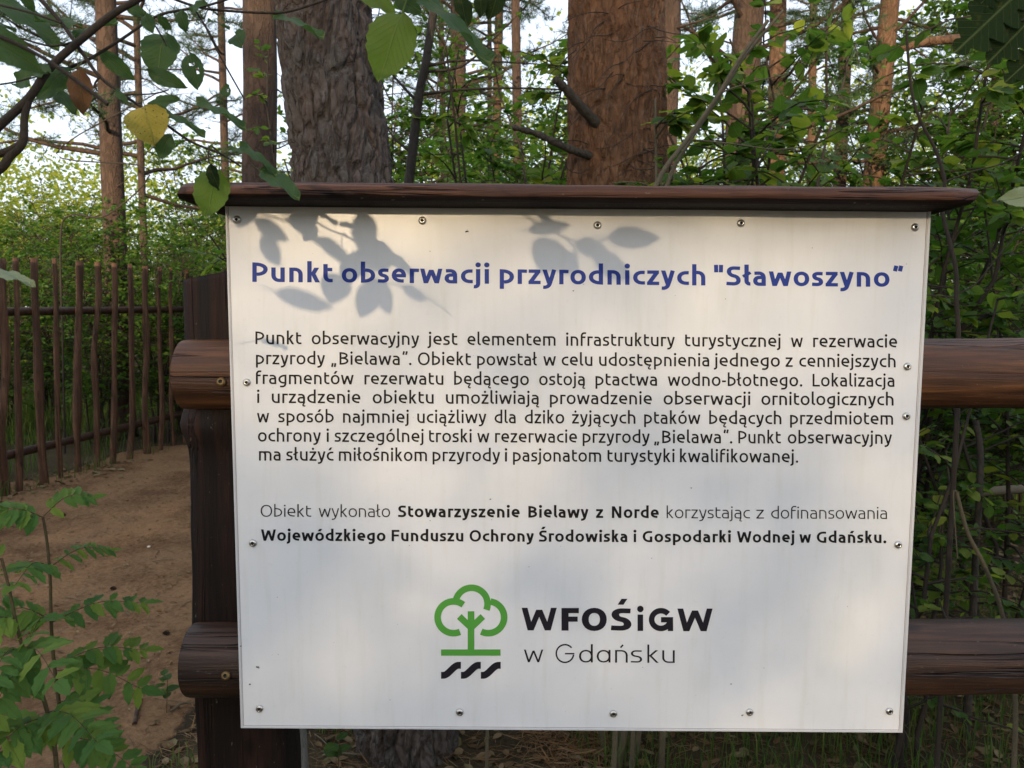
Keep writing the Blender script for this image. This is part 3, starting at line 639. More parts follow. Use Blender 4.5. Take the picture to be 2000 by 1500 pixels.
def rail(px0, y0, y1, mat, seed, rise):
    c0 = at(px0, (y0+y1)/2, YR-.045); c0.z = at(px0, (y0+y1)/2, YR).z; c0.y = YR; t = at(px0, y0, YR); bt = at(px0, y1, YR); r = (t.z-bt.z)/2*.965
    x1 = 2.3; return log('rail', c0, (x1, YR, c0.z+rise), r, mat, rf, 130, 72, .05, seed), c0, r
rl1, c1, r1 = rail(341, 660, 802, M['wood_rail'], 3, .026)
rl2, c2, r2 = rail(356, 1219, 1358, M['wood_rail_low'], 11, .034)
# squared post with a slanted top, bulging where the rails are let in
def post(name, xl, xr, y0, y1, top, mat, parent, slant=True, seed=0):
    nz_ = 120; n = 9; V = []; zs = np.linspace(-.3, top, nz_)
    per = []
    for k in range(n): per.append((k/n, 0))
    for k in range(n): per.append((1, k/n))
    for k in range(n): per.append((1-k/n, 1))
    for k in range(n): per.append((0, 1-k/n))
    P = []
    for z in zs:
        for (u, v) in per:
            cx, cy = (xl+xr)/2, (y0+y1)/2; hx, hy = (xr-xl)/2, (y1-y0)/2; uu, vv = u*2-1, v*2-1
            m = max(abs(uu)**8+abs(vv)**8, 1e-6)**(1/8); uu /= m; vv /= m
            zz = z
            if slant and z > top-.06: zz = z-(0.035*(1-uu)/2*1.0)*((z-(top-.06))/.06)
            P.append((cx+hx*uu, cy+hy*vv, zz))
    P = np.array(P); C = np.array([(xl+xr)/2, (y0+y1)/2, 0]); d = P-C; d[:, 2] = 0; d /= np.linalg.norm(d, axis=1)[:, None]
    w = (fbm(P*[8, 8, 3]+seed, 4, seed)-.45)*.022+(fbm(P*[60, 60, 5], 2, 3)-.38)*.004
    bul = np.exp(-((P[:, 2]-1.285)/.035)**2)*.014*(P[:, 0] < C[0])
    P = P+d*(w+bul)[:, None]; m = len(per)
    i = np.arange(nz_-1)[:, None]*m; j = np.arange(m)[None]; j2 = (j+1) % m
    Q = np.stack([i+j, i+j2, i+m+j2, i+m+j], -1).reshape(-1, 4); c = len(P); P = np.vstack([P, P[-m:].mean(0)+[0, 0, .008]])
    T = [((nz_-1)*m+k, (nz_-1)*m+(k+1) % m, c) for k in range(m)]
    return link(name, local(parent, npmesh(name, P, quads=Q, tris=T, mat=mat)), parent)
YP = D+.095
pl = at(352, 700, YP); ptop = at(420, 522, YP); pr = at(548, 1465, YP)
post('post', pl.x, pr.x, YP, YP+.16, ptop.z+.01, M['wood_post'], rf, seed=2)
post('post', 1.92, 2.09, YP, YP+.16, 1.62, M['wood_post'], rf, seed=9)
bmsh = screw_mesh('bolt', .0085, M['brass'])
for px, py in ((432, 746), (441, 1320)):
    rr_, cz_ = (r1, c1.z) if py < 1000 else (r2, c2.z); zz = at(px, py, YR-.06).z; base = at(px, py, YR-math.sqrt(max(rr_*rr_-(zz-cz_)**2, 1e-4))-.002); o = link('bolt', bmsh, rf); o.location = base-rf.location; o.rotation_euler.x = -.35

# ------------------------------------------------------------------ picket fence on the left
pk = [(8, 505, 3, 966), (26, 503, 42, 958), (63, 504, 81, 949), (109, 505, 115, 936), (152, 510, 151, 923), (189, 512, 185, 908), (223, 514, 221, 897), (253, 516, 254, 890), (284, 520, 284, 886), (312, 521, 315, 877), (334, 523, 338, 870), (364, 526, 362, 866)]
A0 = atz(42, 958); A1 = atz(338, 872)
fd = Vector((A1.x-A0.x, A1.y-A0.y, 0)).normalized()
pf = empty('picket_fence', (A0.x, A0.y, 0), label='brown stained picket fence of rough uneven laths beside the sandy path', cat='fence')
def onfence(px, py, off=0.0):
    d = ray(px, py); n = Vector((-fd.y, fd.x, 0)); n = n if n.y > 0 else -n
    q = A0+n*off; return EYE+d*((q-EYE).dot(n)/d.dot(n))
nrm = Vector((-fd.y, fd.x, 0)); nrm = nrm if nrm.y > 0 else -nrm
def picket(top, bot, w, seed):
    seg = 34; V = []; sides = 10
    p = [np.array(bot)+np.array([0, 0, -.08]), np.array(top)]; nn = np.array(nrm); ff = np.array(fd)
    for i in range(seg):
        t = i/(seg-1); c = p[0]*(1-t)+p[1]*t
        wob = (vnoise(np.array([[t*3.5, seed*7.3, 1]]), 3)[0]-.5)*.07; ww = w*(.8+.5*vnoise(np.array([[t*6, seed*3.1, 5]]), 4)[0])*(1.08-.12*t)
        c = c+ff*wob
        for k in range(sides):
            a = 2*math.pi*k/sides; x = math.cos(a); y = math.sin(a); y = max(y, -1) if y < 0 else y*.45
            V.append(c+ff*x*ww/2+nn*y*ww*.42)
    n = sides; i = np.arange(seg-1)[:, None]*n; j = np.arange(n)[None]; j2 = (j+1) % n
    Q = np.stack([i+j, i+j2, i+n+j2, i+n+j], -1).reshape(-1, 4); T = [((seg-1)*n, (seg-1)*n+k, (seg-1)*n+k+1) for k in range(1, n-1)]
    return npmesh('picket', V, quads=Q, tris=T, mat=M['wood_picket'])
pitch_ = (A1-A0).length/9
for k, (xa, ya, xb, yb) in enumerate(pk):
    b = onfence(xb, yb); b.z = gz1(b.x, b.y); tt = onfence(xa, ya)
    link('picket', local(pf, picket(tt, b, random.uniform(.052, .080), k)), pf)
last = onfence(364, 526); l0 = onfence(8, 505)
for k in range(1, 14):      # the fence goes on out of sight both ways
    for sgn, base, nmax in ((1, last, 12), (-1, l0, 10)):
        if k <= nmax:
            t = base+fd*sgn*.235*k; link('picket', local(pf, picket((t.x, t.y, last.z+random.uniform(-.03, .03)), (t.x, t.y, 0), .064, 40+k*sgn)), pf)
for (x0, y0, x1, y1, r) in ((0, 609, 345, 604, .036), (0, 893, 338, 812, .036)):
    p0 = onfence(x0, y0, .045); p1 = onfence(x1, y1, .045); d = (p1-p0); d.z *= 1
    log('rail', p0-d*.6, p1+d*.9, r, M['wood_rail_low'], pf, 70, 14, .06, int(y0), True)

# ------------------------------------------------------------------ trees
def trunk_mesh(name, p0, p1, ra, rb, seg, sides, mat, amp=.03, seed=0, flare=0.3, zlo=None, zhi=None, rough=True, plates=14):
    p0 = np.array(p0, float); p1 = np.array(p1, float)
    L = np.linalg.norm(p1-p0); ax = (p1-p0)/L
    if zlo is None: t = np.linspace(0, 1, seg)
    else:
        a, b = (zlo-p0[2])/(p1[2]-p0[2]), (zhi-p0[2])/(p1[2]-p0[2])
        t = np.unique(np.concatenate([np.linspace(0, max(a, 0.001), 6), np.linspace(max(a, 0.001), b, seg), np.linspace(b, 1, 24)])); seg = len(t)
    s1 = np.cross(ax, [0, 1, 0]); s1 /= np.linalg.norm(s1); s2 = np.cross(s1, ax)
    a = np.arange(sides)*2*math.pi/sides; Tt, Aa = np.meshgrid(t, a, indexing='ij')
    r = ra+(rb-ra)*Tt; r = r*(1+flare*np.exp(-Tt*L/.18)*(1+.3*np.sin(Aa*5+seed)))
    bend = np.stack([np.sin(Tt*5+seed)*.012*L*.3*(Tt*(1-Tt)), np.cos(Tt*4+seed)*.0*Tt, Tt*0], -1)
    dirs = np.cos(Aa)[..., None]*s1+np.sin(Aa)[..., None]*s2; ctr = p0+Tt[..., None]*ax*L+bend
    C = ctr.reshape(-1, 3); Dr = dirs.reshape(-1, 3); Pp = C+Dr*r.reshape(-1, 1)
    big = (fbm(Pp*[3, 3, 1.5]+seed, 3, seed)-.45)*amp*2.2
    dsp = big*ra*2
    if rough:
        q = Pp*np.array([plates, plates, plates*.36])+seed; wq = np.stack([fbm(q*.6, 3, 1), fbm(q*.6, 3, 2), fbm(q*.6, 3, 3)], 1)*1.9
        F1, F2 = worley(q+wq, seed); e = np.clip((F2-F1)/.22, 0, 1); e = e*e*(3-2*e)
        dsp = dsp+(e-1)*amp*.45+(fbm(Pp*[90, 90, 40], 3, 6)-.45)*amp*.3+hash3(*(np.floor(q+wq).astype(np.int64).T), 4)*amp*.16
        q2 = q*2.6; F1, F2 = worley(q2+wq*2.2, seed+9); dsp = dsp+(np.clip((F2-F1)/.2, 0, 1)-1)*amp*.24+hash3(*(np.floor(q2+wq*2.2).astype(np.int64).T), 7)*amp*.12
    V = Pp+Dr*dsp[:, None]
    i = np.arange(seg-1)[:, None]*sides; j = np.arange(sides)[None]; j2 = (j+1) % sides
    Q = np.stack([i+j, i+j2, i+sides+j2, i+sides+j], -1).reshape(-1, 4)
    return npmesh(name, V, quads=Q[:, ::-1], mat=mat)

# pine crown: whorls of boughs with needle tufts, shared by all pines
def needle_tufts(P, Dn, L, per, mat, name, width=.0022):
    n = len(P); P = np.repeat(P, per, 0); Dn = np.repeat(Dn, per, 0); d = Dn*.7+rng.normal(0, .55, P.shape); d /= np.linalg.norm(d, axis=1)[:, None]
    l = L*rng.uniform(.6, 1.15, (len(P), 1)); s = np.cross(d, rng.normal(0, 1, P.shape)); s /= np.linalg.norm(s, axis=1)[:, None]
    o = P+Dn*rng.uniform(-.06, .06, (len(P), 1))
    V = np.stack([o-s*width, o+s*width, o+d*l], 1).reshape(-1, 3)
    return npmesh(name, V, tris=np.arange(len(V)).reshape(-1, 3), smooth=False, mat=mat)
def crown_proto(seed, H, Rr, mat, ntuft=900, per=16, L=.11, w=.003, nb=34):
    rs = np.random.default_rng(seed); lines = []; tp = []; td = []
    for b in range(nb):
        z = H*(b/nb)**.9; a = rs.uniform(0, 6.28); ln = Rr*(1-.6*z/H)*rs.uniform(.55, 1.1)
        p = [np.array([0, 0, z])]; d = np.array([math.cos(a), math.sin(a), rs.uniform(-.15, .35)])
        for k in range(7): d = d+rs.normal(0, .12, 3)+[0, 0, .03]; d /= np.linalg.norm(d); p.append(p[-1]+d*ln/7)
        lines.append((p, np.linspace(.028, .006, 8)))
        for k in range(3, 8):
            for q in range(int(ntuft/nb/5*1.0)+1):
                side = rs.normal(0, 1, 3)*[1, 1, .35]; side /= np.linalg.norm(side)
                e = p[k]+side*rs.uniform(.02, .34)*ln*.6; tp.append(e); td.append(side*.6+[0, 0, .4])
                if q % 4 == 0: lines.append(([p[k], (p[k]+e)/2+[0, 0, .02], e], [.007, .005, .003]))
    tp = np.array(tp); td = np.array(td); td /= np.linalg.norm(td, axis=1)[:, None]
    nm = needle_tufts(tp, td, L, per, mat, 'needles', w); V, Q = tubes(lines, 4)
    return nm, npmesh('boughs', V, quads=Q, mat=M['bark_far'])
CR = [crown_proto(21, 5, 2.0, M['needle'], 1500, 18), crown_proto(22, 6, 2.4, M['needle'], 1900, 18)]
def pine(depth, xa, ya, xb, yb, wpx, mat, label, top=13.0, crown=None, cz=5.5, stub=6, group='pine trees behind the board'):
    pa = at(xa, ya, depth); pb = at(xb, yb, depth); d = (pa-pb).normalized()
    b = pb+d*((0-pb.z)/d.z); b.z = gz1(b.x, b.y)-.05
    t = pb+d*((top-pb.z)/d.z); r = wpx/F*depth/2
    o = empty('pine_tree', (b.x, b.y, 0), label=label, cat='tree', group=group)
    sides = 18 if depth > 5 else 40
    me = trunk_mesh('trunk', b, t, r*1.08, r*.55, 60 if depth > 5 else 160, sides, mat, .02 if depth > 5 else .03, int(xa) % 50, .25, None if depth > 5 else .5, None if depth > 5 else 4.0, rough=depth < 8, plates=10)
    tr = link('trunk', local(o, me), o)
    L = []
    for k in range(stub):
        z = random.uniform(.7, 6); c = b+(t-b)*(z/top); a = random.random()*6.28; ln = random.uniform(.15, .7)
        v = Vector((math.cos(a), math.sin(a), random.uniform(-.2, .3))); q = c+v*ln
        L.append(([c, c+v*ln*.5+Vector((0, 0, random.uniform(-.05, .05))), q], [.008+r*.05, .006, .003]))
    for l in L:
        V, Q = tubes([l], 5); link('dead_twig', local(o, npmesh('dead_twig', V, quads=Q, mat=M['bark_far'])), o)
    if crown is not None:
        nm, bm_ = CR[crown]; c = b+(t-b)*(cz/top); rz = random.random()*6.28; s = random.uniform(.9, 1.3)
        for n_, m_ in (('crown', nm), ('boughs', bm_)):
            q = link(n_, m_, o); q.location = c-o.location; q.rotation_euler.z = rz; q.scale = (s, s, s)
    return o
# the two big near pines
def near_pine(depth, xa, ya, xb, yb, wa, wb, mat, label, seed, amp, plates, sides=330, seg=420, flare=.0):
    pa = at(xa, ya, depth); pb = at(xb, yb, depth); d = (pa-pb).normalized()
    b = pb+d*((0-pb.z)/d.z); b.z = -.1; t = pb+d*((9-pb.z)/d.z)
    ra = wa/F*depth/2; rb = wb/F*depth/2; k = (ra-rb)/((pa-pb).length); r0 = rb-k*(pb-b).length; r9 = max(ra+k*(t-pa).length, .05)
    o = empty('pine_tree', (b.x, b.y, 0), label=label, cat='tree', group='pine trees behind the board')
    me = trunk_mesh('trunk', b, t, r0, r9, seg, sides, mat, amp, seed, flare, .0, at(xa, -60, depth).z, plates=plates)
    link('trunk', local(o, me), o); return o, b, t
nA, bA, tA = near_pine(2.55, 638, 0, 805, 1465, 176, 205, M['bark_grey'], 'thick pine trunk with grey flaky bark rising behind the left of the board', 4, .032, 13)
nB, bB, tB = near_pine(3.0, 1204, 0, 1206, 350, 148, 168, M['bark_orange'], 'thick pine trunk with orange brown bark and broken branch stubs right of centre', 8, .02, 12)
def stub(par, pts, depth, rad, name='branch_stub', mat=None):
    P = smooth_path([at(x, y, depth+dz) for x, y, dz in pts]); rr = np.linspace(rad[0], rad[1], len(P))
    if rad[0] > .01: rr = rr*(1+.25*np.sin(np.arange(len(P))*2.3)*np.linspace(0, 1, len(P))); rr[:2] *= 1.35; rr[-1] *= .35
    V, Q = tubes([(P, rr)], 9)
    return link(name, local(par, npmesh(name, V, quads=Q, mat=mat or M['bark_dark'])), par)
stub(nB, [(1190, 268, -.1), (1140, 215, -.2), (1110, 180, -.25), (1082, 152, -.3)], 3.0, (.021, .013))
stub(nB, [(1185, 315, -.1), (1110, 290, -.2), (1050, 262, -.25), (1000, 248, -.3)], 3.0, (.016, .009))
stub(nB, [(1270, 255, -.05), (1300, 235, -.1), (1318, 222, -.15)], 3.0, (.016, .011))
for k in range(34):     # fine dead twigs clinging to the orange trunk
    x, y = random.uniform(1125, 1290), random.uniform(10, 340); a = random.uniform(-.5, .5)+random.choice([0, math.pi]); ln = random.uniform(40, 110)
    pts = [(x, y, -.16)]
    for q in range(4): a += random.uniform(-.5, .5); x += math.cos(a)*ln/4; y += math.sin(a)*ln/4+4; pts.append((x, y, -.18-.03*q))
    stub(nB, pts, 3.0, (.0022, .0009), 'dead_twig', M['twig_dark'])

P_ = [
 (6.2, 508, 0, 505, 340, 66, 'bark_far', 'medium pine trunk standing just left of the thick grey pine', None),
 (9.0, 205, 0, 237, 740, 42, 'bark_far', 'slim grey pine trunk rising behind the picket fence', 0),
 (12., 266, 0, 276, 300, 14, 'bark_far', 'very thin pine stem right of the slim trunk behind the picket fence', 1),
 (14., 896, 60, 893, 345, 34, 'bark_far', 'brown pine trunk seen between the two thick pines, broadest of the far ones', 0),
 (18., 955, 60, 956, 345, 10, 'bark_far', 'thread thin far pine stem between the brown and the orange far trunks', None),
 (16., 974, 0, 967, 345, 19, 'bark_far_orange', 'slim sunlit orange pine trunk far between the two thick pines', 1),
 (12., 1008, 0, 1012, 345, 20, 'bark_far', 'slim brownish pine trunk nearest left of the thick orange pine', None),
 (5.6, 1306, 0, 1296, 345, 46, 'bark_far', 'dark pine trunk half hidden behind the right edge of the thick orange pine', None),
 (7.5, 1462, 0, 1440, 355, 60, 'bark_far', 'dark pine trunk wrapped in leaves between the orange pine and the reddish one', 0),
 (9.0, 1522, 0, 1517, 350, 34, 'bark_far_orange', 'reddish pine trunk right of the dark leafy trunk', 1),
 (11., 1655, 0, 1640, 350, 26, 'bark_far', 'thin brown pine trunk deep in the shrubs above the right half of the board', None),
 (10., 1740, 0, 1706, 350, 40, 'bark_far_orange', 'orange sunlit pine trunk above the right end of the roof plank', 0),
 (12., 1965, 0, 1938, 300, 26, 'bark_far', 'brown pine trunk close to the right edge of the photo', 1),
 (20., 1590, 0, 1585, 350, 18, 'bark_far_orange', 'far thin orange pine stem between the reddish and the sunlit pines', 0),
 (22., 860, 0, 868, 345, 14, 'bark_far_orange', 'far thin pine stem behind the dark leaning sapling', 1),
 (17., 430, 0, 440, 345, 16, 'bark_far', 'far thin pine left of the medium trunk', 1),
]
for k, (dp, xa, ya, xb, yb, w, m, lab, cr) in enumerate(P_): pine(dp, xa, ya, xb, yb, w, M[m], lab, 13 if dp < 13 else 16, cr, 3.3 if dp < 13 else 4.6, 9)
gt = empty('birch_sapling', tuple(atz(585, 1560)), label='thin grey trunk seen just right of the post under the board', cat='tree')
me = trunk_mesh('trunk', (gt.location.x, gt.location.y, -.1), (gt.location.x-.03, gt.location.y, 1.25), .034, .026, 60, 24, bark('grey_smooth_bark', [(.10, .10, .09), (.15, .15, .13), (.2, .19, .17)], 2, bumpk=.4), .01, 3, .1, rough=False)
link('trunk', local(gt, me), gt)
ds = empty('dead_sapling', tuple(atz(949, 1580)), label='thin pale stick standing under the board right of the pine foot', cat='plant')
V, Q = tubes([([ds.location, ds.location+Vector((.005, .0, .4)), ds.location+Vector((-.01, 0, .75))], [.006, .005, .004])], 6); link('stem', local(ds, npmesh('stem', V, quads=Q, mat=M['twig'])), ds)

# ------------------------------------------------------------------ leaf clouds and shrubs
def leaf_cloud(P, Dn, Nn, L, wr, mat, name='leaves', fold=.25):
    """P base points, Dn direction, Nn normal, L lengths; 4 triangles a leaf"""
    S = np.cross(Dn, Nn); S /= np.linalg.norm(S, axis=1)[:, None]+1e-9; Nn = np.cross(S, Dn); L = L[:, None]; w = L*wr/2
    dr = rng.uniform(-.12, .05, L.shape)*L
    base = P; tip = P+Dn*L+Nn*dr
    def pt(t, s, up): return P+Dn*L*t+S*w*s+Nn*(w*fold*up+dr*t*t)
    V = np.stack([base, pt(.28, .92, 1), pt(.66, .86, 1), tip, pt(.66, -.86, 1), pt(.28, -.92, 1)], 1).reshape(-1, 3)
    o = np.arange(len(P))[:, None]*6
    Q = np.concatenate([o+[[0, 3, 2, 1]], o+[[0, 5, 4, 3]]])
    return npmesh(name, V, quads=Q, smooth=False, mat=mat)
def branchy(rs, base, H, Rr, nstem, ntwig, nleaf, lean=(0, 0), arch=.5):
    """stems, twigs and leaf sites of a shrub"""
    lines = []; lp = []; ld = []; ln = []
    for s in range(nstem):
        a = rs.uniform(0, 6.28); h = H*rs.uniform(.65, 1.1); rad = Rr*rs.uniform(.2, .75)
        P = [np.array(base)+[rs.normal(0, .06), rs.normal(0, .06), -.05]]; n = 9
        for k in range(1, n):
            t = k/(n-1); P.append(P[0]+np.array([math.cos(a)*rad*t**1.5+lean[0]*t, math.sin(a)*rad*t**1.5+lean[1]*t, h*t*(1-.12*t)])+rs.normal(0, .025*H/3, 3))
        P = np.array(P); lines.append((P, np.linspace(.013, .004, n)*(H/3)**.6))
        for w in range(ntwig):
            i = rs.uniform(1.5, n-1.01); i0 = int(i); c = P[i0]+(P[i0+1]-P[i0])*(i-i0)
            b = rs.uniform(0, 6.28); l = Rr*rs.uniform(.25, .75)*(1.15-.6*i/n); d = np.array([math.cos(b), math.sin(b), rs.uniform(.0, .9)]); d /= np.linalg.norm(d)
            T = [c]; m = 6
            for k in range(1, m): d = d+rs.normal(0, .14, 3)+[0, 0, -.09*arch]; d /= np.linalg.norm(d); T.append(T[-1]+d*l/(m-1))
            T = np.array(T); lines.append((T, np.linspace(.0045, .0015, m)))
            u = rs.uniform(.12, 1, nleaf)*(m-1.001); i0 = u.astype(int); q = T[i0]+(T[i0+1]-T[i0])*(u-i0)[:, None]; td = T[i0+1]-T[i0]; td /= np.linalg.norm(td, axis=1)[:, None]
            side = np.cross(td, [0, 0, 1]); side /= np.linalg.norm(side, axis=1)[:, None]+1e-9; sg = rs.choice([-1, 1], nleaf)[:, None]
            dd = td*rs.uniform(.2, .9, (nleaf, 1))+side*sg*rs.uniform(.4, 1, (nleaf, 1))+rs.normal(0, .25, (nleaf, 3))+[0, 0, -.15]
            dd /= np.linalg.norm(dd, axis=1)[:, None]
            nn = np.array([0, 0, 1.])+rs.normal(0, .38, (nleaf, 3)); lp.append(q+dd*.008); ld.append(dd); ln.append(nn)
    return lines, np.concatenate(lp), np.concatenate(ld), np.concatenate(ln)
def shrub_meshes(seed, H, Rr, nstem, ntwig, nleaf, L, wr, mat, stem='twig_dark'):
    rs = np.random.default_rng(seed); li, p, d, n = branchy(rs, (0, 0, 0), H, Rr, nstem, ntwig, nleaf)
    V, Q = tubes(li, 4); return npmesh('stems', V, quads=Q, mat=M[stem]), leaf_cloud(p, d, n, L*rs.uniform(.6, 1.2, len(p)), wr, mat)
SH = [shrub_meshes(1, 3.2, 1.3, 8, 34, 17, .062, .66, M['leaf']), shrub_meshes(2, 2.6, 1.2, 9, 30, 16, .056, .74, M['leaf']),
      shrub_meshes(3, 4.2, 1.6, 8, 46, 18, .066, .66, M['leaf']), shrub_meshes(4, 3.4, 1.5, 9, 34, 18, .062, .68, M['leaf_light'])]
def shrub(k, x, y, s, label, group, z=None):
    o = empty('shrub', (x, y, 0), label=label, cat='shrub', group=group); a = random.random()*6.28
    for n_, m_ in (('stems', SH[k][0]), ('foliage', SH[k][1])):
        q = link(n_, m_, o); q.rotation_euler.z = a; q.scale = (s, s, s*random.uniform(.9, 1.1)); q.location.z = gz1(x, y)
    return o
G1 = 'leafy shrubs behind the picket fence'; G2 = 'leafy shrubs in the woodland behind the board'
def band(n, pxr, dr, kinds, sr, lab, grp, zmax=None):
    for i in range(n):
        px = pxr[0]+(pxr[1]-pxr[0])*(i+random.random())/n; dp = random.uniform(*dr); p = at(px, 600, dp)
        shrub(random.choice(kinds), p.x, dp, random.uniform(*sr), lab, grp)
band(11, (-350, 470), (8.0, 10.5), (0, 1), (.74, .92), 'green leafy shrub growing close behind the picket fence', G1)
band(9, (-400, 470), (11, 15), (0, 3), (.85, 1.05), 'green leafy shrub a few metres beyond the picket fence', 'shrubs further beyond the picket fence')
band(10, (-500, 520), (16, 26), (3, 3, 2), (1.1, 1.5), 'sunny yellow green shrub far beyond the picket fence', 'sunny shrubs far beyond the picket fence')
band(9, (760, 1120), (4.6, 8), (0, 1), (.8, 1.0), 'green shrub between the two thick pine trunks', 'shrubs between the two thick pines')
band(7, (-100, 620), (13, 18), (3, 3, 2), (1.0, 1.25), 'tall sunny bush between the far pine trunks on the left', 'tall bushes between the far pines on the left')
band(7, (700, 1450), (9, 15), (0, 1, 3), (.9, 1.1), 'loose green shrub behind the two thick pine trunks', 'shrubs behind the two thick pines')
band(10, (1360, 2250), (4.6, 7), (0, 1, 1), (.74, .92), 'dense green shrub standing in the thicket right of the orange pine', 'shrubs of the thicket on the right')
band(9, (1380, 2400), (8.5, 13), (0, 2, 3), (.95, 1.2), 'tall green shrub deep in the thicket on the right', 'tall shrubs deep in the thicket on the right')
band(12, (500, 2500), (15, 26), (2, 3, 2), (1.1, 1.5), 'tall shrub far back in the woodland', 'tall shrubs far back in the woodland')

band(4, (1760, 2200), (8, 12), (2,), (1.3, 1.5), 'tall broad green bush behind the shrubs of the right thicket', 'tall bushes behind the right thicket')
band(4, (770, 1120), (8, 11), (2, 0), (1.2, 1.45), 'tall loose green bush seen between the two thick pine trunks', 'tall bushes between the two thick pines')
# far wood edge: thousands of leaf clumps, one mass
def far_wood():
    n = 260000; x = rng.uniform(-60, 75, n); y = rng.uniform(38, 62, n)
    px = x/y
    hmax = 8.5+6*fbm(np.stack([x*.16, y*.05, y*0], 1), 4, 3)+4*(px > -.05); hmax = np.where(px < -.28, hmax*.95+.5, hmax)
    z = hmax*rng.uniform(0, 1, n)**.8
    P = np.stack([x, y, z], 1); P = P[fbm(P*[.9, .35, 1.1], 3, 6) > .40+.05*(z > hmax*.7)]; n = len(P)
    d = rng.normal(0, 1, (n, 3)); d /= np.linalg.norm(d, axis=1)[:, None]; nn = rng.normal(0, 1, (n, 3))+[0, -.6, .6]
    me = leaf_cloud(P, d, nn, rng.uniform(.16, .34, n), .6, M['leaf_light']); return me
tag(link('far_woodland', far_wood()), 'sunlit yellow green wood edge far beyond the pines', 'woodland', kind='stuff')

# near shrub right of and behind the board, whose leaves can be told apart
def oval(name, wr=.62, n=9, fold=.18, droop=.14, hole=None, serr=.012, mat=None, blunt=1.0, curl=0.0, pet=0.0):
    """leaf of unit length along +X, width along Y; two or more cells across each half, UV for the veins"""
    V = []; uv = []; Q = []; m = 4
    for i in range(n+1):
        t = i/n; w = wr/2*(math.sin(math.pi*min(t**(.8*blunt), 1))**.75 if 0 < t < 1 else 0.006)
        for j in range(-m//1, m+1):
            s = j/m; e = 1+serr*8*((i+abs(j)) % 2-.5)*(abs(s) == 1); y = s*w*e
            z = fold*abs(y)-droop*t*t+curl*(math.sin(t*6+s*2)*.03+abs(s)*math.sin(t*13+s*1.5)*.022)+abs(s)*.02*math.sin(t*20)
            V.append((t, y, z)); uv.append((.5+s*.5*(w/(wr/2)), t))
    c = 2*m+1
    for i in range(n):
        for j in range(2*m):
            if hole and (i, j) in hole: continue
            Q.append((i*c+j, (i+1)*c+j, (i+1)*c+j+1, i*c+j+1))
    if pet:
        k = len(V); V += [(0, -.012, .0), (0, .012, .0), (-pet, .010, .03), (-pet, -.010, .03), (-pet*.5, .0, -.012), (0, 0, -.014), (-pet, 0, .018)]; uv += [(.5, 0)]*7
        Q += [(k, k+1, k+2, k+3), (k+1, k+5, k+6, k+2), (k+5, k, k+3, k+6)]
    return npmesh(name, V, quads=Q, mat=mat, uv=uv)
def frame(base, tip, nrm):
    d = (tip-base); L = d.length; x = d/L; y = nrm.cross(x).normalized(); z = x.cross(y)
    return Matrix.Translation(base) @ Matrix((x*L, y*L, z*L)).transposed().to_4x4()
def lo(me_w, n, m): return [oval('leaf', w, n, mat=m, curl=c) for w, c in me_w]
LP = lo([(.7, 0), (.8, 1), (.58, -1)], 6, M['leaf_part'])
def near_shrub(seed, base, H, Rr, nstem, ntwig, nleaf, L, label, group=None, stem='twig_dark', maxp=290):
    rs = np.random.default_rng(seed); li, p, d, n = branchy(rs, (0, 0, 0), H, Rr, nstem, ntwig, nleaf, arch=.9)
    o = empty('near_shrub', base, label=label, cat='shrub', group=group); V, Q = tubes(li, 6)
    link('stems', npmesh('stems', V, quads=Q, mat=M[stem]), o)
    W_ = p+np.array(base); c = W_-np.array(EYE); dep = c@np.array(f_); sx = c@np.array(RT)/dep*F; sy = -(c@np.array(UP))/dep*F
    vis = (abs(sx) < 1010) & (abs(sy) < 760) & ~((sx > -560) & (sx < 770) & (sy > -360) & (sy < 680))
    order = np.argsort(np.where(vis, 0, 100)+dep); part = order[:maxp]; rest = order[maxp:]
    Ls = L*rs.uniform(.6, 1.2, len(p))
    for i in part:
        q = link('leaf', LP[int(rs.integers(3))], o); b = Vector(p[i]); q.matrix_local = frame(b, b+Vector(d[i])*Ls[i], Vector(n[i]).normalized())
    if len(rest): tag(link('foliage', leaf_cloud(p[rest], d[rest], n[rest], Ls[rest], .6, M['leaf']), o), kind='stuff')
    return o
near_shrub(31, (.95, 3.0, 0), 2.9, .95, 7, 26, 12, .074, 'near leafy shrub rising over the right half of the roof plank')
near_shrub(32, (1.75, 3.3, 0), 3.1, .95, 7, 26, 12, .074, 'near leafy shrub in the top right corner beyond the roof plank')
near_shrub(33, (1.30, 2.5, 0), 1.8, .6, 6, 13, 9, .05, 'low leafy shrub seen between the two rails right of the board')
near_shrub(34, (-.05, 3.5, 0), 2.9, .7, 7, 18, 11, .064, 'small leafy shrub between the grey and the orange pine trunks')
near_shrub(35, (.42, 2.5, 0), 2.5, .45, 7, 18, 9, .052, 'light green twigs of a shrub in front of the orange pine trunk', stem='twig')
near_shrub(36, (-1.25, 4.4, 0), 3.3, .7, 4, 12, 9, .055, 'leafy shrub wrapping the medium pine trunk left of the grey pine')
near_shrub(37, (1.25, 3.9, 0), 3.4, 1.0, 7, 26, 12, .078, 'leafy shrub before the dark and the reddish pine trunks')
near_shrub(38, (2.0, 2.9, 0), 2.3, .8, 6, 16, 9, .058, 'leafy shrub at the right edge above the upper rail')
near_shrub(39, (1.75, 3.4, 0), 1.3, .6, 5, 10, 8, .05, 'low dark shrub behind the lower rail at the right edge')
near_shrub(40, (.35, 4.6, 0), 3.5, .8, 6, 18, 11, .066, 'leafy shrub just left behind the orange pine trunk')

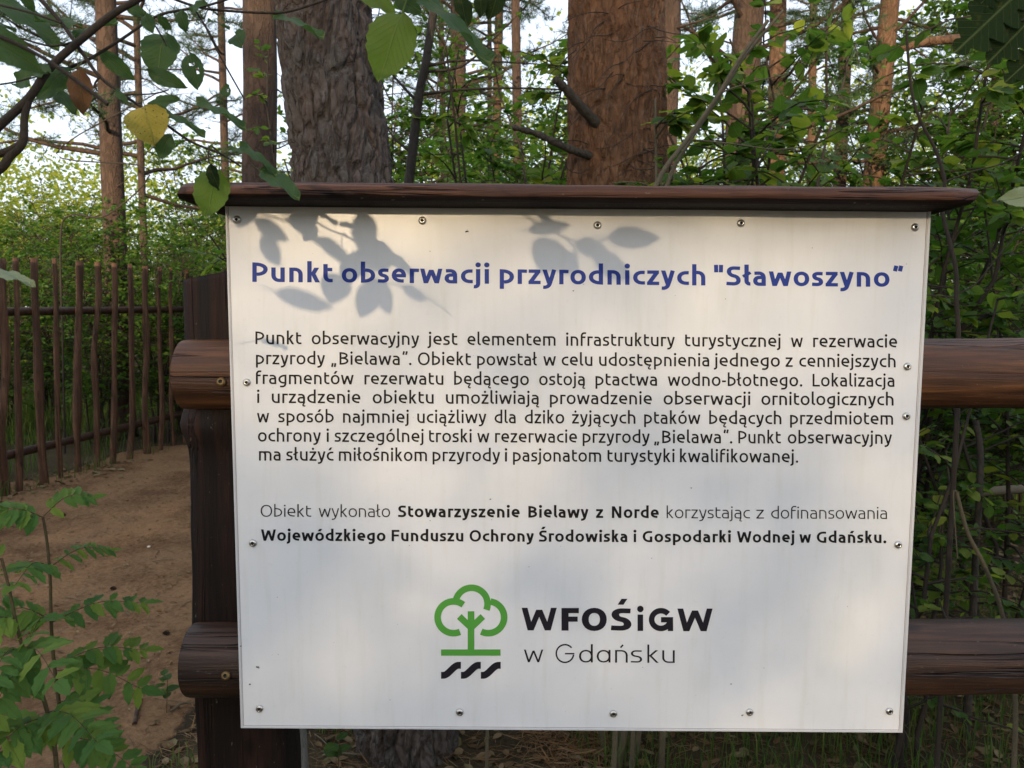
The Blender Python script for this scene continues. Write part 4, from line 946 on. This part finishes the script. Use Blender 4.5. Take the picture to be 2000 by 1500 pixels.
# ------------------------------------------------------------------ foreground branches with big leaves
LF = {}
def lf(kind, wr, hole=None):
    k = (kind, round(wr, 1), hole is not None)
    if k not in LF: LF[k] = oval('leaf', max(round(wr, 1), .15), 14, .22, .10, hole, .01, M[kind], 1.0 if wr < .8 else .85, 1.6, .22)
    return LF[k]
def fg_leaf(par, x0, y0, x1, y1, w, depth, kind='leaf_fg', tilt=None, hole=None, dd=0.0):
    b = at(x0, y0, depth); t = at(x1, y1, depth+dd); Lp_ = math.hypot(x1-x0, y1-y0)
    wr = w/Lp_; n = Vector((random.uniform(-.35, .35), -1, random.uniform(-.2, .5))) if tilt is None else Vector(tilt)
    if wr < .4: n = Vector((.1, -.55, .85)); wr = min(wr*1.6, .6)
    o = link('leaf', lf(kind, min(wr, 1.2), hole), par); o.matrix_local = Matrix.Translation(-par.location) @ frame(b, t, n.normalized())
    o.scale = o.scale
    return o
def twig(par, pts, depth, ra, rb, mat='twig_dark', name='twig', dz=0.0):
    if par.name.startswith('overhanging'): ra, rb = ra*1.3, rb*1.3
    P = smooth_path([at(x, y, depth+dz*i) for i, (x, y) in enumerate(pts)], 5)
    V, Q = tubes([(P, np.linspace(ra, rb, len(P)))], 7); return link(name, local(par, npmesh(name, V, quads=Q, mat=M[mat])), par)
dA = .95
ba = empty('overhanging_branch', tuple(at(-60, 300, dA)), label='dark leafy branch hanging into the top left with one yellow leaf', cat='branch')
twig(ba, [(-80, 320), (0, 245), (58, 190), (100, 130), (165, 72), (220, 28), (285, -10), (330, -40)], dA, .0042, .0028, name='main_twig')
twig(ba, [(-60, 365), (0, 330), (20, 305), (45, 278), (48, 230), (58, 192)], dA, .0045, .003, name='main_twig')
twig(ba, [(-30, 308), (15, 295), (45, 278)], dA, .004, .003)
twig(ba, [(70, -10), (120, 45), (165, 110), (195, 150), (240, 185), (300, 225), (370, 275), (430, 300), (470, 325)], dA+.01, .002, .0009)
twig(ba, [(110, 150), (140, 130), (170, 118), (240, 75), (310, 30), (400, 12), (470, -10)], dA+.02, .0017, .001)
twig(ba, [(320, -10), (380, 12), (430, 20), (540, 25), (600, 12), (660, -10)], dA+.03, .0013, .0011)
twig(ba, [(375, 10), (400, 50), (430, 110), (478, 195)], dA+.02, .001, .0007)
twig(ba, [(195, 150), (185, 165), (190, 178)], dA, .001, .0008); twig(ba, [(240, 185), (300, 183), (330, 175)], dA, .0008, .0006)
twig(ba, [(120, 45), (60, 25), (0, 10)], dA, .001, .001); twig(ba, [(150, 80), (100, 90), (40, 75), (0, 70)], dA, .001, .0008)
twig(ba, [(430, 300), (410, 285), (408, 320)], dA, .0008, .0006); twig(ba, [(300, 225), (285, 215), (282, 207)], dA, .0008, .0007)
twig(ba, [(325, 90), (318, 75), (300, 45)], dA, .0008, .0007); twig(ba, [(0, 165), (30, 160), (62, 152), (95, 145)], dA, .0008, .0007)
HL = {(4, 3), (4, 4), (6, 5), (7, 5)}
for a in [(-10, -5, 118, 82, 48), (40, -22, 68, 26, 30), (-25, 42, 33, 56, 22), (-25, 62, 34, 70, 20), (162, 54, 66, 28, 25), (143, 70, 224, 33, 18),
          (246, 14, 292, 32, 27), (283, 28, 298, 63, 27), (310, 27, 334, 64, 22), (354, 18, 362, 65, 30), (326, 66, 298, 148, 80), (286, 138, 364, 170, 36),
          (193, 98, 264, 158, 38), (143, 136, 56, 193, 46), (97, 142, 62, 134, 20), (64, 133, 24, 106, 18), (67, 148, 20, 162, 25), (108, 178, 150, 218, 21),
          (290, 212, 347, 188, 30), (308, 214, 402, 256, 22), (383, 198, 480, 238, 22), (337, 263, 306, 310, 38), (468, 282, 542, 334, 18), (533, 30, 635, 62, 36),
          (460, 66, 471, 89, 22), (508, 333, 587, 380, 32), (225, 178, 250, 200, 14), (445, 290, 500, 300, 16), (405, 40, 450, 52, 16), (372, 22, 400, 2, 18)]:
    fg_leaf(ba, *a, dA+random.uniform(-.03, .05), dd=random.uniform(-.02, .02))
fg_leaf(ba, 370, 104, 386, 174, 46, dA, hole=HL); fg_leaf(ba, 441, 190, 443, 163, 26, dA+.03, hole={(5, 2), (6, 3), (6, 5), (8, 4), (7, 2)})
tag(fg_leaf(ba, 282, 206, 300, 284, 88, dA-.01, 'leaf_yellow', (.05, -1, .1)), 'yellow leaf with brown spots')
tag(fg_leaf(ba, 153, 133, 162, 224, 26, dA, 'leaf_brown', (.4, -1, .1)), 'dry brown curled leaf')
tag(fg_leaf(ba, 428, 330, 398, 424, 66, dA-.02, 'leaf_fg_lime', (.1, -1, .15)), 'yellow green leaf drooping over the roof plank')
tag(fg_leaf(ba, 410, 318, 424, 372, 30, dA-.03, 'leaf_fg_dark', (-.4, -1, .1)), 'dark brownish leaf')
bb = empty('overhanging_branch', tuple(at(860, -60, 1.0)), label='leafy twig hanging into the top centre with one large yellow green leaf', cat='branch')
twig(bb, [(690, -40), (760, -12), (800, -5), (860, -22), (980, -30)], 1.0, .0018, .0014, name='main_twig'); twig(bb, [(800, -5), (790, 12), (784, 28)], 1.0, .001, .0008)
tag(fg_leaf(bb, 786, 24, 738, 157, 92, .99, 'leaf_fg_lime', (.12, -1, .1)), 'large yellow green leaf')
for a, k in [((700, -22, 772, 22, 52), 'leaf_fg_lime'), ((770, -12, 824, 24, 42), 'leaf_fg'), ((818, -8, 968, 108, 44), 'leaf_fg'), ((895, -14, 916, 50, 42), 'leaf_fg_dark'), ((940, -14, 938, 34, 27), 'leaf_fg_dark'), ((978, -18, 952, 38, 46), 'leaf_fg_dark')]:
    fg_leaf(bb, *a, 1.0+random.uniform(-.02, .02), k)
# a branch above and left of the frame, between the sun and the board; its leaves throw the shadows on the panel
def sh(px, py, d):
    return at(px, py, D) - trav*((D-d)/trav.y)
bs = empty('overhanging_branch', tuple(sh(600, 300, .52)), label='leafy branch hanging just above the viewer whose shadow falls on the board', cat='branch')
def sh_leaf(x0, y0, x1, y1, w, d=.52, hole=None):
    b = sh(x0, y0, d); t = sh(x1, y1, d); o = link('leaf', lf('leaf_fg', min(w/math.hypot(x1-x0, y1-y0), 1.3), hole), bs)
    o.matrix_local = Matrix.Translation(-bs.location) @ frame(b, t, (-trav+Vector((random.uniform(-.2, .2), 0, random.uniform(-.2, .2)))).normalized())
def sh_twig(pts, d=.52, ra=.0022, rb=.0014):
    V, Q = tubes([(smooth_path([sh(x, y, d) for x, y in pts], 5), np.linspace(ra, rb, (len(pts)-1)*5+1))], 6); link('twig', local(bs, npmesh('twig', V, quads=Q, mat=M['twig_dark'])), bs)
for a in [(711, 412, 712, 498, 52), (772, 502, 688, 498, 62), (664, 536, 643, 594, 60), (737, 545, 702, 622, 48), (735, 545, 762, 616, 38), (536, 568, 654, 606, 38, .3),
          (498, 426, 565, 474, 34), (514, 458, 546, 524, 34, .35), (560, 425, 634, 482, 20), (618, 460, 694, 522, 28), (785, 556, 834, 590, 24), (476, 385, 466, 446, 66),
          (1028, 448, 1118, 440, 26), (1088, 470, 1055, 534, 82, .40), (1092, 496, 1128, 536, 50, .40), (1122, 472, 1192, 498, 40, .44), (1160, 496, 1234, 548, 44, .40), (1185, 462, 1292, 468, 48), (1048, 412, 1082, 438, 15)]:
    sh_leaf(*a)
sh_twig([(430, 330), (500, 380), (545, 405), (600, 450), (660, 500), (720, 540), (790, 560), (835, 580), (882, 614)]); sh_twig([(460, 390), (500, 412), (580, 440), (640, 480)])
sh_twig([(711, 412), (712, 470), (718, 540)]); sh_twig([(930, 350), (1015, 413), (1055, 440), (1120, 470), (1180, 482)]); sh_twig([(1150, 480), (1170, 472), (1195, 460)]); sh_twig([(1128, 500), (1118, 480), (1100, 460)])
sh_twig([(430, 330), (600, 300), (800, 310), (930, 350)], .52, .004, .003)
bd = empty('overhanging_branch', tuple(at(2060, -30, .98)), label='very dark lobed leaves hanging into the top right corner', cat='branch')
def lobed(name, mat):
    bm = bmesh.new(); up = []
    for q in range(45):
        x = q/44; env = .34*math.sin(math.pi*min(x*.93+.07, 1))**.7; lob = abs(math.sin(x*math.pi*4.6+.35))**.7; up.append((x+.05*lob*env, env*(.32+.68*lob) if q < 44 else 0))
    top = [bm.verts.new((x, y, .12*y-.1*x*x)) for x, y in up]; mid = [bm.verts.new((x, 0, -.1*x*x)) for x, y in up[:-1]]+[top[-1]]; bot = [bm.verts.new((x, -y, .12*y-.1*x*x)) for x, y in up[:-1]]+[top[-1]]
    for i in range(len(up)-1):
        for A_, B_ in ((mid, top), (bot, mid)):
            vs = [A_[i], A_[i+1], B_[i+1], B_[i]]; u = []
            for v in vs:
                if v not in u: u.append(v)
            if len(u) > 2: bm.faces.new(u)
    uvl = bm.loops.layers.uv.new('UVMap')
    for f in bm.faces:
        for l in f.loops: l[uvl].uv = (.5+l.vert.co.y, l.vert.co.x)
    me = bpy.data.meshes.new(name); bm.to_mesh(me); bm.free(); me.materials.append(M[mat]); return me
lbm = lobed('leaf', 'leaf_fg_dark')
twig(bd, [(2070, -30), (1990, -12), (1900, -20)], .98, .0025, .0018, name='main_twig'); twig(bd, [(2080, 20), (2020, 30), (1985, 45)], .98, .0016, .001)
for x0, y0, x1, y1, zz in ((1995, -20, 1872, 98, .2), (2040, 10, 1935, 118, .0), (2050, 80, 1968, 158, .1), (1960, -30, 1900, 20, .3), (2060, 40, 2000, 40, .2)):
    o = link('leaf', lbm, bd); o.matrix_local = Matrix.Translation(-bd.location) @ frame(at(x0, y0, .98), at(x1, y1, .98), Vector((zz, -1, .3)).normalized())
bp = empty('hanging_leaf_twig', tuple(at(2060, 370, 1.12)), label='pale grey green leaf reaching in from the right edge beside the roof plank', cat='twig')
twig(bp, [(2120, 350), (2060, 372), (2030, 382)], 1.12, .0017, .0009); fg_leaf(bp, 2035, 382, 1953, 388, 44, 1.12, 'leaf_pale', (0, -1, .3)); fg_leaf(bp, 2100, 350, 2050, 330, 34, 1.12, 'leaf_pale', (0, -1, .3))
bq = empty('hanging_leaf_twig', tuple(at(-40, 530, .8)), label='pale narrow leaf reaching in from the left edge before the pickets', cat='twig')
twig(bq, [(-90, 540), (-40, 530), (-12, 532)], .8, .001, .0008); fg_leaf(bq, -18, 530, 68, 550, 24, .8, 'leaf_pale', (.1, -.5, .8))

# saplings and bare stems between the trees, each a thing
def sapling(pts, depth, ra, rb, label, mat='twig_dark', side=(), dz=0.0):
    p = [at(x, y, depth+dz*i) for i, (x, y) in enumerate(pts)]; low = min(p, key=lambda q: q.z); nxt = sorted(p, key=lambda q: q.z)[1]; d = (low-nxt)
    g = low+d.normalized()*.001; e1 = low+Vector((max(-.12, min(.12, (low.x-nxt.x)*.8)), 0, -.22)); g = Vector((e1.x+(e1.x-low.x)*.5, low.y, -.02)); seq = [g, Vector(((g.x+e1.x)/2, low.y, e1.z*.5)), e1]+sorted(p, key=lambda q: q.z)
    o = empty('sapling', tuple(g), label=label, cat='sapling'); P = smooth_path(seq, 6); V, Q = tubes([(P, np.linspace(ra*1.2, rb, len(P)))], 8)
    link('stem', local(o, npmesh('stem', V, quads=Q, mat=M[mat])), o)
    for s in side: twig(o, s, depth, ra*.35, .0015, mat, 'side_branch')
    return o
sapling([(848, 10), (832, 120), (818, 190), (800, 345)], 3.3, .021, .016, 'dark bare sapling leaning right between the grey pine and far trunks', 'bark_dark',
        [[(822, 185), (900, 175), (1010, 172), (1130, 175), (1260, 168)], [(826, 140), (900, 130), (960, 80), (1010, 30)], [(816, 200), (770, 150), (740, 110)], [(828, 130), (900, 118), (1000, 122), (1120, 130)], [(806, 300), (770, 270), (752, 240)]])
sapling([(1500, 40), (1445, 115), (1400, 190), (1340, 275), (1285, 355)], 2.3, .0075, .005, 'pale greenish shrub stem leaning right across the orange pine', 'twig', [[(1410, 180), (1470, 160), (1540, 145)], [(1345, 272), (1440, 282), (1520, 292), (1600, 280)]])
sapling([(1530, 20), (1455, 110), (1420, 165), (1345, 280), (1305, 355)], 2.35, .006, .004, 'second pale stem close beside the leaning greenish stem', 'twig')
sapling([(1770, 60), (1785, 200), (1830, 300), (1845, 360), (1842, 420), (1866, 520), (1868, 590), (1872, 660)], 2.2, .007, .0035, 'thin dark crooked stem right of the board above the upper rail', 'twig_dark', [[(1845, 355), (1900, 335), (1960, 318), (2020, 280)], [(1866, 575), (1905, 555), (1950, 500), (2010, 430)], [(1862, 580), (1800, 575)]])
sapling([(1868, 960), (1890, 1040), (1925, 1110), (1960, 1210)], 2.0, .006, .005, 'grey crooked dead branch leaning between the two rails', 'twig', [[(1868, 960), (1862, 970), (1870, 1090)]])
sapling([(1905, 820), (1915, 900), (1905, 1100), (1900, 1200)], 2.6, .012, .010, 'dark thin trunk standing between the rails right of the board', 'bark_dark')
sapling([(310, 180), (290, 330), (210, 420), (140, 420), (110, 300)], 7.8, .009, .006, 'thin bent stem behind the picket fence', 'twig_dark')
fb = empty('fallen_branch', tuple(at(1900, 975, 3.4)), label='pale fallen branch lying across the undergrowth between the rails', cat='branch')
V, Q = tubes([(smooth_path([at(1700, 1000, 3.4), at(1790, 985, 3.4), at(1850, 970, 3.45), at(1950, 958, 3.6), at(2100, 950, 3.8)]), .022)], 9); link('branch_wood', local(fb, npmesh('branch_wood', V, quads=Q, mat=M['twig'])), fb)
be = empty('bough', tuple(at(1820, 90, 5.0)), label='bare orange sunlit bough in the top right among the leaves', cat='branch')
V, Q = tubes([(smooth_path([at(1735, 104, 5), at(1770, 92, 5), at(1810, 82, 5), at(1845, 78, 5), at(1960, 70, 5.2)]), np.linspace(.022, .03, 25))], 9); link('bough_wood', local(be, npmesh('bough_wood', V, quads=Q, mat=M['bark_far_orange'])), be)

# ------------------------------------------------------------------ rowan saplings bottom left
RL = [oval('leaflet', w, 7, .2, .18, None, .03, M['rowan'], .9, c) for w, c in ((.46, 0), (.5, 1), (.42, -1))]
def pinnate(par, x0, y0, x1, y1, depth, ddep, n=6, L=.036, up=.8, sag=.02):
    b = at(x0, y0, depth); t = at(x1, y1, depth+ddep); P = smooth_path([b, (b+t)/2+Vector((0, 0, sag)), t], 8)
    V, Q = tubes([(P, np.linspace(.0011, .0005, len(P)))], 5); me = npmesh('leaf_stalk', V, quads=Q, mat=M['stem_green']); me.transform(Matrix.Translation(-b))
    st = link('leaf_stalk', me, par); st.location = b-par.location
    ax = (t-b).normalized(); nrm_ = Vector((random.uniform(-.2, .2), -.45+random.uniform(-.25, .2), up)); side = ax.cross(nrm_).normalized(); nrm_ = side.cross(ax)
    for k in range(n):
        u = .22+.72*k/(n-1) if n > 1 else 1; q = P[min(int(u*(len(P)-1)), len(P)-1)]
        for s in (-1, 1):
            l = L*(.75+.5*math.sin(math.pi*min(u*.9+.1, 1)))*random.uniform(.9, 1.1); d = (ax*.45+side*s+nrm_*random.uniform(-.35, .1)).normalized()
            if random.random() < .07: continue
            l *= random.uniform(.8, 1.1); o = link('leaflet', RL[random.randrange(3)], st); o.matrix_local = frame(q-b, q-b+d*l, (nrm_+Vector((random.uniform(-.2, .2),)*3)).normalized())
    o = link('leaflet', RL[0], st); o.matrix_local = frame(t-b, t-b+ax*L, nrm_)
def rowan(pts, depth, label, leaves):
    P0 = at(*pts[-1], depth); g = Vector((P0.x+.02, P0.y, 0)); o = empty('rowan_sapling', tuple(g), label=label, cat='sapling', group=None)
    P = smooth_path([at(x, y, depth) for x, y in pts]+[Vector((P0.x+.01, P0.y, P0.z*.5)), g], 6)
    V, Q = tubes([(P, np.linspace(.0022, .0045, len(P)))], 7); link('stem', local(o, npmesh('stem', V, quads=Q, mat=M['stem_green'])), o)
    for l in leaves: pinnate(o, *l[:4], depth, *l[4:])
rowan([(84, 1010), (92, 1060), (98, 1130), (100, 1215), (105, 1290), (115, 1370), (125, 1450), (130, 1520)], 1.35, 'rowan sapling in the bottom left with the tallest straight stem and feathery leaves',
      [(85, 1008, 178, 974, .06, 7, .030), (83, 1010, -25, 1022, -.06, 8, .034), (97, 1108, 215, 1076, .1, 7, .028), (97, 1105, 30, 1142, -.12, 6, .04), 
       (100, 1216, 282, 1178, .08, 9, .034), (100, 1212, -10, 1205, -.05, 8, .036), (100, 1214, 60, 1245, -.15, 6, .036), (105, 1300, 282, 1270, .06, 9, .036), (107, 1310, 275, 1345, .02, 8, .042), 
       (112, 1370, 200, 1420, -.06, 6, .042), (120, 1420, 0, 1450, -.1, 8, .045), (122, 1440, 260, 1500, .0, 8, .044)])
rowan([(3, 1090), (18, 1150), (30, 1210), (45, 1265), (75, 1335), (95, 1400), (108, 1470), (112, 1520)], 1.22, 'rowan sapling in the bottom left leaning from the left edge with broad pale leaves',
      [(8, 1100, -60, 1075, .0, 5, .03), (30, 1212, -40, 1250, -.05, 6, .036), (45, 1268, -20, 1330, -.1, 6, .046), (45, 1265, 110, 1330, -.1, 5, .046), (60, 1300, -20, 1400, -.08, 6, .052), (90, 1390, 190, 1450, -.1, 6, .044), (95, 1400, -20, 1490, -.1, 7, .05)])
for k, (x, y, nm) in enumerate(((325, 1400, 'first'), (200, 1590, 'second'), (660, 1530, 'x'))):
    g = atz(x, y); o = empty('seedling', tuple(g), label=['tiny green seedling on the litter left of the post', 'small green seedling at the foot of the rowan saplings', 'small green seedling under the board left of the pine foot'][k], cat='plant')
    h = .16+.05*k; V, Q = tubes([([g, g+Vector((.01, 0, h))], [.0018, .001])], 5); link('stem', local(o, npmesh('stem', V, quads=Q, mat=M['stem_green'])), o)
    for q in range(9):
        a = random.random()*6.28; z = h*random.uniform(.3, 1); b = Vector((0, 0, z)); l = link('leaf', LP[q % 3], o); l.matrix_local = frame(b, b+Vector((math.cos(a), math.sin(a), .2))*.05, Vector((0, -.3, 1)).normalized())

# ------------------------------------------------------------------ ground cover
def blades(n, xr, yr, H, mat, name, cond=None, w=.0022, lean=.5, dens=None):
    x = rng.uniform(*xr, n); y = rng.uniform(*yr, n); cl = fbm(np.stack([x*1.7, y*1.7, x*0], 1), 3, 31)
    k = cl > (dens or .42)
    if cond is not None: k &= cond(x, y)
    x, y = x[k], y[k]; n = len(x); z = gz(x, y)-.005; P = np.stack([x, y, z], 1); h = H*rng.uniform(.4, 1.2, (n, 1)); a = rng.uniform(0, 6.28, n)
    dv = np.stack([np.cos(a), np.sin(a), a*0], 1)*rng.uniform(.1, 1, (n, 1))*lean; s = np.stack([-np.sin(a), np.cos(a), a*0], 1)*w
    m = P+dv*h*.35+[0, 0, 1]*h*.62; t = P+dv*h*1.1+[0, 0, 1]*h*(1-.25*lean)
    V = np.stack([P-s, P+s, m+s*.8, m-s*.8, t], 1).reshape(-1, 3); o = np.arange(n)[:, None]*5
    return npmesh(name, V, quads=o+[[0, 1, 2, 3]], tris=o+[[3, 2, 4]], smooth=False, mat=mat)
notpath = lambda x, y: ~pathmask(x, y)
tag(link('grass', blades(26000, (-1.0, 4), (1.6, 6.5), .16, M['grass'], 'grass', notpath, dens=.40)), 'thin dark grass growing on the forest floor behind the rails', 'grass', kind='stuff')
tag(link('undergrowth', blades(60000, (-9, 10), (5.5, 16), .38, M['grass'], 'undergrowth', notpath, .004, .6, dens=.36)), 'tall grass and undergrowth between the trees and behind the picket fence', 'grass', kind='stuff')
tag(link('fence_side_grass', blades(5000, (-5.5, -.9), (4.4, 8.2), .2, M['grass'], 'fence_side_grass', lambda x, y: abs((x-A0.x)*nrm.x+(y-A0.y)*nrm.y-.12) < .25, .003, .6, dens=.40)), 'grass tufts growing along the foot of the picket fence', 'grass', kind='stuff')
tag(link('path_edge_grass', blades(900, (-1.15, -.45), (1.9, 2.9), .09, M['grass'], 'path_edge_grass', notpath, dens=.46)), 'thin grass tufts on the litter beside the post', 'grass', kind='stuff')
def litter(n, xr, yr, L, mat, name, cond=None, wr=.5, zoff=.004, flatn=.35):
    x = rng.uniform(*xr, n); y = rng.uniform(*yr, n)
    if cond is not None: k = cond(x, y); x, y = x[k], y[k]
    n = len(x); P = np.stack([x, y, gz(x, y)+zoff+rng.uniform(0, .008, n)], 1); a = rng.uniform(0, 6.28, n); d = np.stack([np.cos(a), np.sin(a), rng.normal(0, .15, n)], 1); d /= np.linalg.norm(d, axis=1)[:, None]
    return leaf_cloud(P, d, np.array([0, 0, 1.])+rng.normal(0, flatn, (n, 3)), L*rng.uniform(.5, 1.3, n), wr, mat, name)
tag(link('leaf_litter', litter(9000, (-1.6, 4), (1.5, 6.5), .05, M['litter'], 'leaf_litter', notpath)), 'brown fallen leaves covering the forest floor', 'leaf litter', kind='stuff')
tag(link('needle_litter', litter(26000, (-1.5, 3.5), (1.5, 4.5), .07, M['straw'], 'needle_litter', notpath, .035)), 'dry orange brown pine needles on the forest floor', 'needle litter', kind='stuff')
tag(link('path_debris', litter(5200, (-3.5, -.3), (1.7, 7), .026, M['litter'], 'path_debris', lambda x, y: pathmask(x, y) & (rng.uniform(0, 1, len(x)) < .5+.5*(x > -.9)), .45, .008)), 'small bark flakes and leaf crumbs scattered over the sandy path', 'debris', kind='stuff')
tag(link('fence_foot_litter', litter(2600, (-5, -1.2), (4.3, 7.5), .06, M['litter'], 'fence_foot_litter', lambda x, y: abs((x-A0.x)*nrm.x+(y-A0.y)*nrm.y) < .35*rng.uniform(.3, 1.2, len(x)), .5, .01)), 'brown dead leaves gathered along the foot of the picket fence', 'leaf litter', kind='stuff')
sp_ = atz(1115, 1462)  # dense orange straw added here stands in for a sunlit spot
tag(link('sun_spot_straw', litter(2600, (sp_.x-.22, sp_.x+.2), (sp_.y-.2, sp_.y+.5), .08, M['straw'], 'sun_spot_straw', lambda x, y: ((x-sp_.x)/.2)**2+((y-sp_.y-.12)/.3)**2 < rng.uniform(.2, 1, len(x)), .05, .012, .8)), 'orange dry needles standing in for a sunlit straw patch under the lower edge of the board', 'needle litter', kind='stuff')
tl = []
for k in range(150):
    x, y = random.uniform(-1.3, 2.6), random.uniform(1.7, 4.5); a = random.random()*6.28; l = random.uniform(.05, .3); p = Vector((x, y, gz1(x, y)+.012)); v = Vector((math.cos(a), math.sin(a), random.uniform(0, .12)))
    tl.append(([p, p+v*l*.5+Vector((0, 0, .01)), p+v*l], random.uniform(.0012, .004)))
for k in range(70):
    x, y = random.uniform(-2.6, -.5), random.uniform(1.9, 6); a = random.random()*6.28; l = random.uniform(.02, .12); p = Vector((x, y, gz1(x, y)+.012)); v = Vector((math.cos(a), math.sin(a), 0))
    tl.append(([p, p+v*l*.5+Vector((0, 0, .004)), p+v*l], random.uniform(.001, .0025)))
V, Q = tubes(tl, 5); tag(link('fallen_twigs', npmesh('fallen_twigs', V, quads=Q, mat=M['twig'])), 'thin dead twigs scattered on the path and forest floor', 'twigs', kind='stuff')
def lump(name, p, s, mat, **kw):
    bm = bmesh.new(); bmesh.ops.create_icosphere(bm, subdivisions=2, radius=1)
    for v in bm.verts: v.co = Vector((v.co.x*s[0], v.co.y*s[1], v.co.z*s[2]))*(1+random.uniform(-.13, .13))
    me = bpy.data.meshes.new(name); bm.to_mesh(me); bm.free(); o = link(name, me, None, mat); o.location = p; tag(o, **kw); return o
p = atz(291, 1071); lump('pebble', (p.x, p.y, gz1(p.x, p.y)+.012), (.012, .01, .008), M['pebble'], label='single white pebble lying on the sandy path left of the post', cat='pebble')
for k, (x, y, lab) in enumerate(((120, 1010, 'small brown pine cone on the path above the rowan saplings'), (318, 1245, 'small brown pine cone on the path close to the post'), (215, 1150, 'small brown pine cone on the middle of the sandy path'))):
    p = atz(x, y); L = []
    for q in range(34):
        a = q*2.4; t = q/34; r = .010*math.sin(math.pi*(t*.85+.12)); c = p+Vector((t*.032, 0, gz1(p.x, p.y)+.015)); L.append(([c, c+Vector((.003, math.cos(a)*r, math.sin(a)*r))*1.3], [.0035, .0018]))
    V, Q = tubes(L, 4); o = empty('pine_cone', tuple(p), label=lab, cat='cone', group='pine cones on the path'); link('scales', local(o, npmesh('scales', V, quads=Q, mat=M['bark_far'])), o)
tw = empty('fallen_stick', tuple(atz(270, 1395)), label='short broken stick lying on the path near the rowan saplings', cat='stick')
V, Q = tubes([(smooth_path([atz(263, 1425)+Vector((0, 0, .02)), atz(270, 1395)+Vector((0, 0, .03)), atz(275, 1372)+Vector((0, 0, .03))]), .008)], 8); link('stick_wood', local(tw, npmesh('stick_wood', V, quads=Q, mat=M['bark_far'])), tw)
tw = empty('root', tuple(atz(290, 1365)), label='thin curved pale root lying on the litter beside the path', cat='root')
V, Q = tubes([(smooth_path([atz(262, 1368)+Vector((0, 0, .012)), atz(285, 1358)+Vector((0, 0, .03)), atz(320, 1365)+Vector((0, 0, .012))]), .003)], 6); link('root_wood', local(tw, npmesh('root_wood', V, quads=Q, mat=M['straw'])), tw)

# ------------------------------------------------------------------ unseen trees added behind the camera to shade the place
def added_shade_tree(x, y, H, Rr, dens, label, z0=.3, L=.20, cut=.39):
    o = empty('added_shade_tree', (x, y, 0), label=label, cat='tree', group='unseen shade trees added behind the viewer'); n = dens
    u = rng.normal(0, 1, (n, 3)); u /= np.linalg.norm(u, axis=1)[:, None]; rad = rng.uniform(.2, 1, (n, 1))**.5
    P = u*rad*[Rr, Rr*.8, (H-z0)/2]+[0, 0, (H+z0)/2]; keep = fbm(P*1.1+x, 3, 4) > cut; P = P[keep]; n = len(P)
    d = rng.normal(0, 1, (n, 3)); d /= np.linalg.norm(d, axis=1)[:, None]
    tag(link('crown', leaf_cloud(P, d, rng.normal(0, 1, (n, 3)), L*rng.uniform(.6, 1.2, n), .7, M['leaf'], 'crown'), o), kind='stuff')
    V, Q = tubes([([(0, 0, -.1), (.05, 0, H*.4), (0, .05, H*.8)], [.12, .09, .04])], 8); link('trunk', npmesh('trunk', V, quads=Q, mat=M['bark_dark']), o)
SHADE = [(-4.3, -20, 4.9, 2.1, 6500), (-7.3, -20.5, 8.2, 1.75, 8000), (-10.0, -20, 6.6, 2.3, 7000), (-13.6, -21, 6.2, 2.3, 7000), (-17.4, -20, 6.0, 2.3, 6000), (-21.5, -21, 5.6, 2.4, 5000),
         (-1.0, -20.5, 8.6, 2.1, 8000), (2.6, -20, 8.4, 2.4, 8500), (6.6, -21, 8.2, 2.5, 8500), (10.8, -20, 8.0, 2.6, 8000)]
for i, a in enumerate(SHADE): added_shade_tree(*a, 'unseen dense green tree added behind the viewer to shade the board and path')

o = added_shade_tree(-7.1, -34, 9.2, 2.8, 14500, 'unseen tall thin crowned tree added behind the viewer to dim the sun on the board', 5.2, .10, 0)  # fine-leaved crown added out of view to weaken the sun on the board
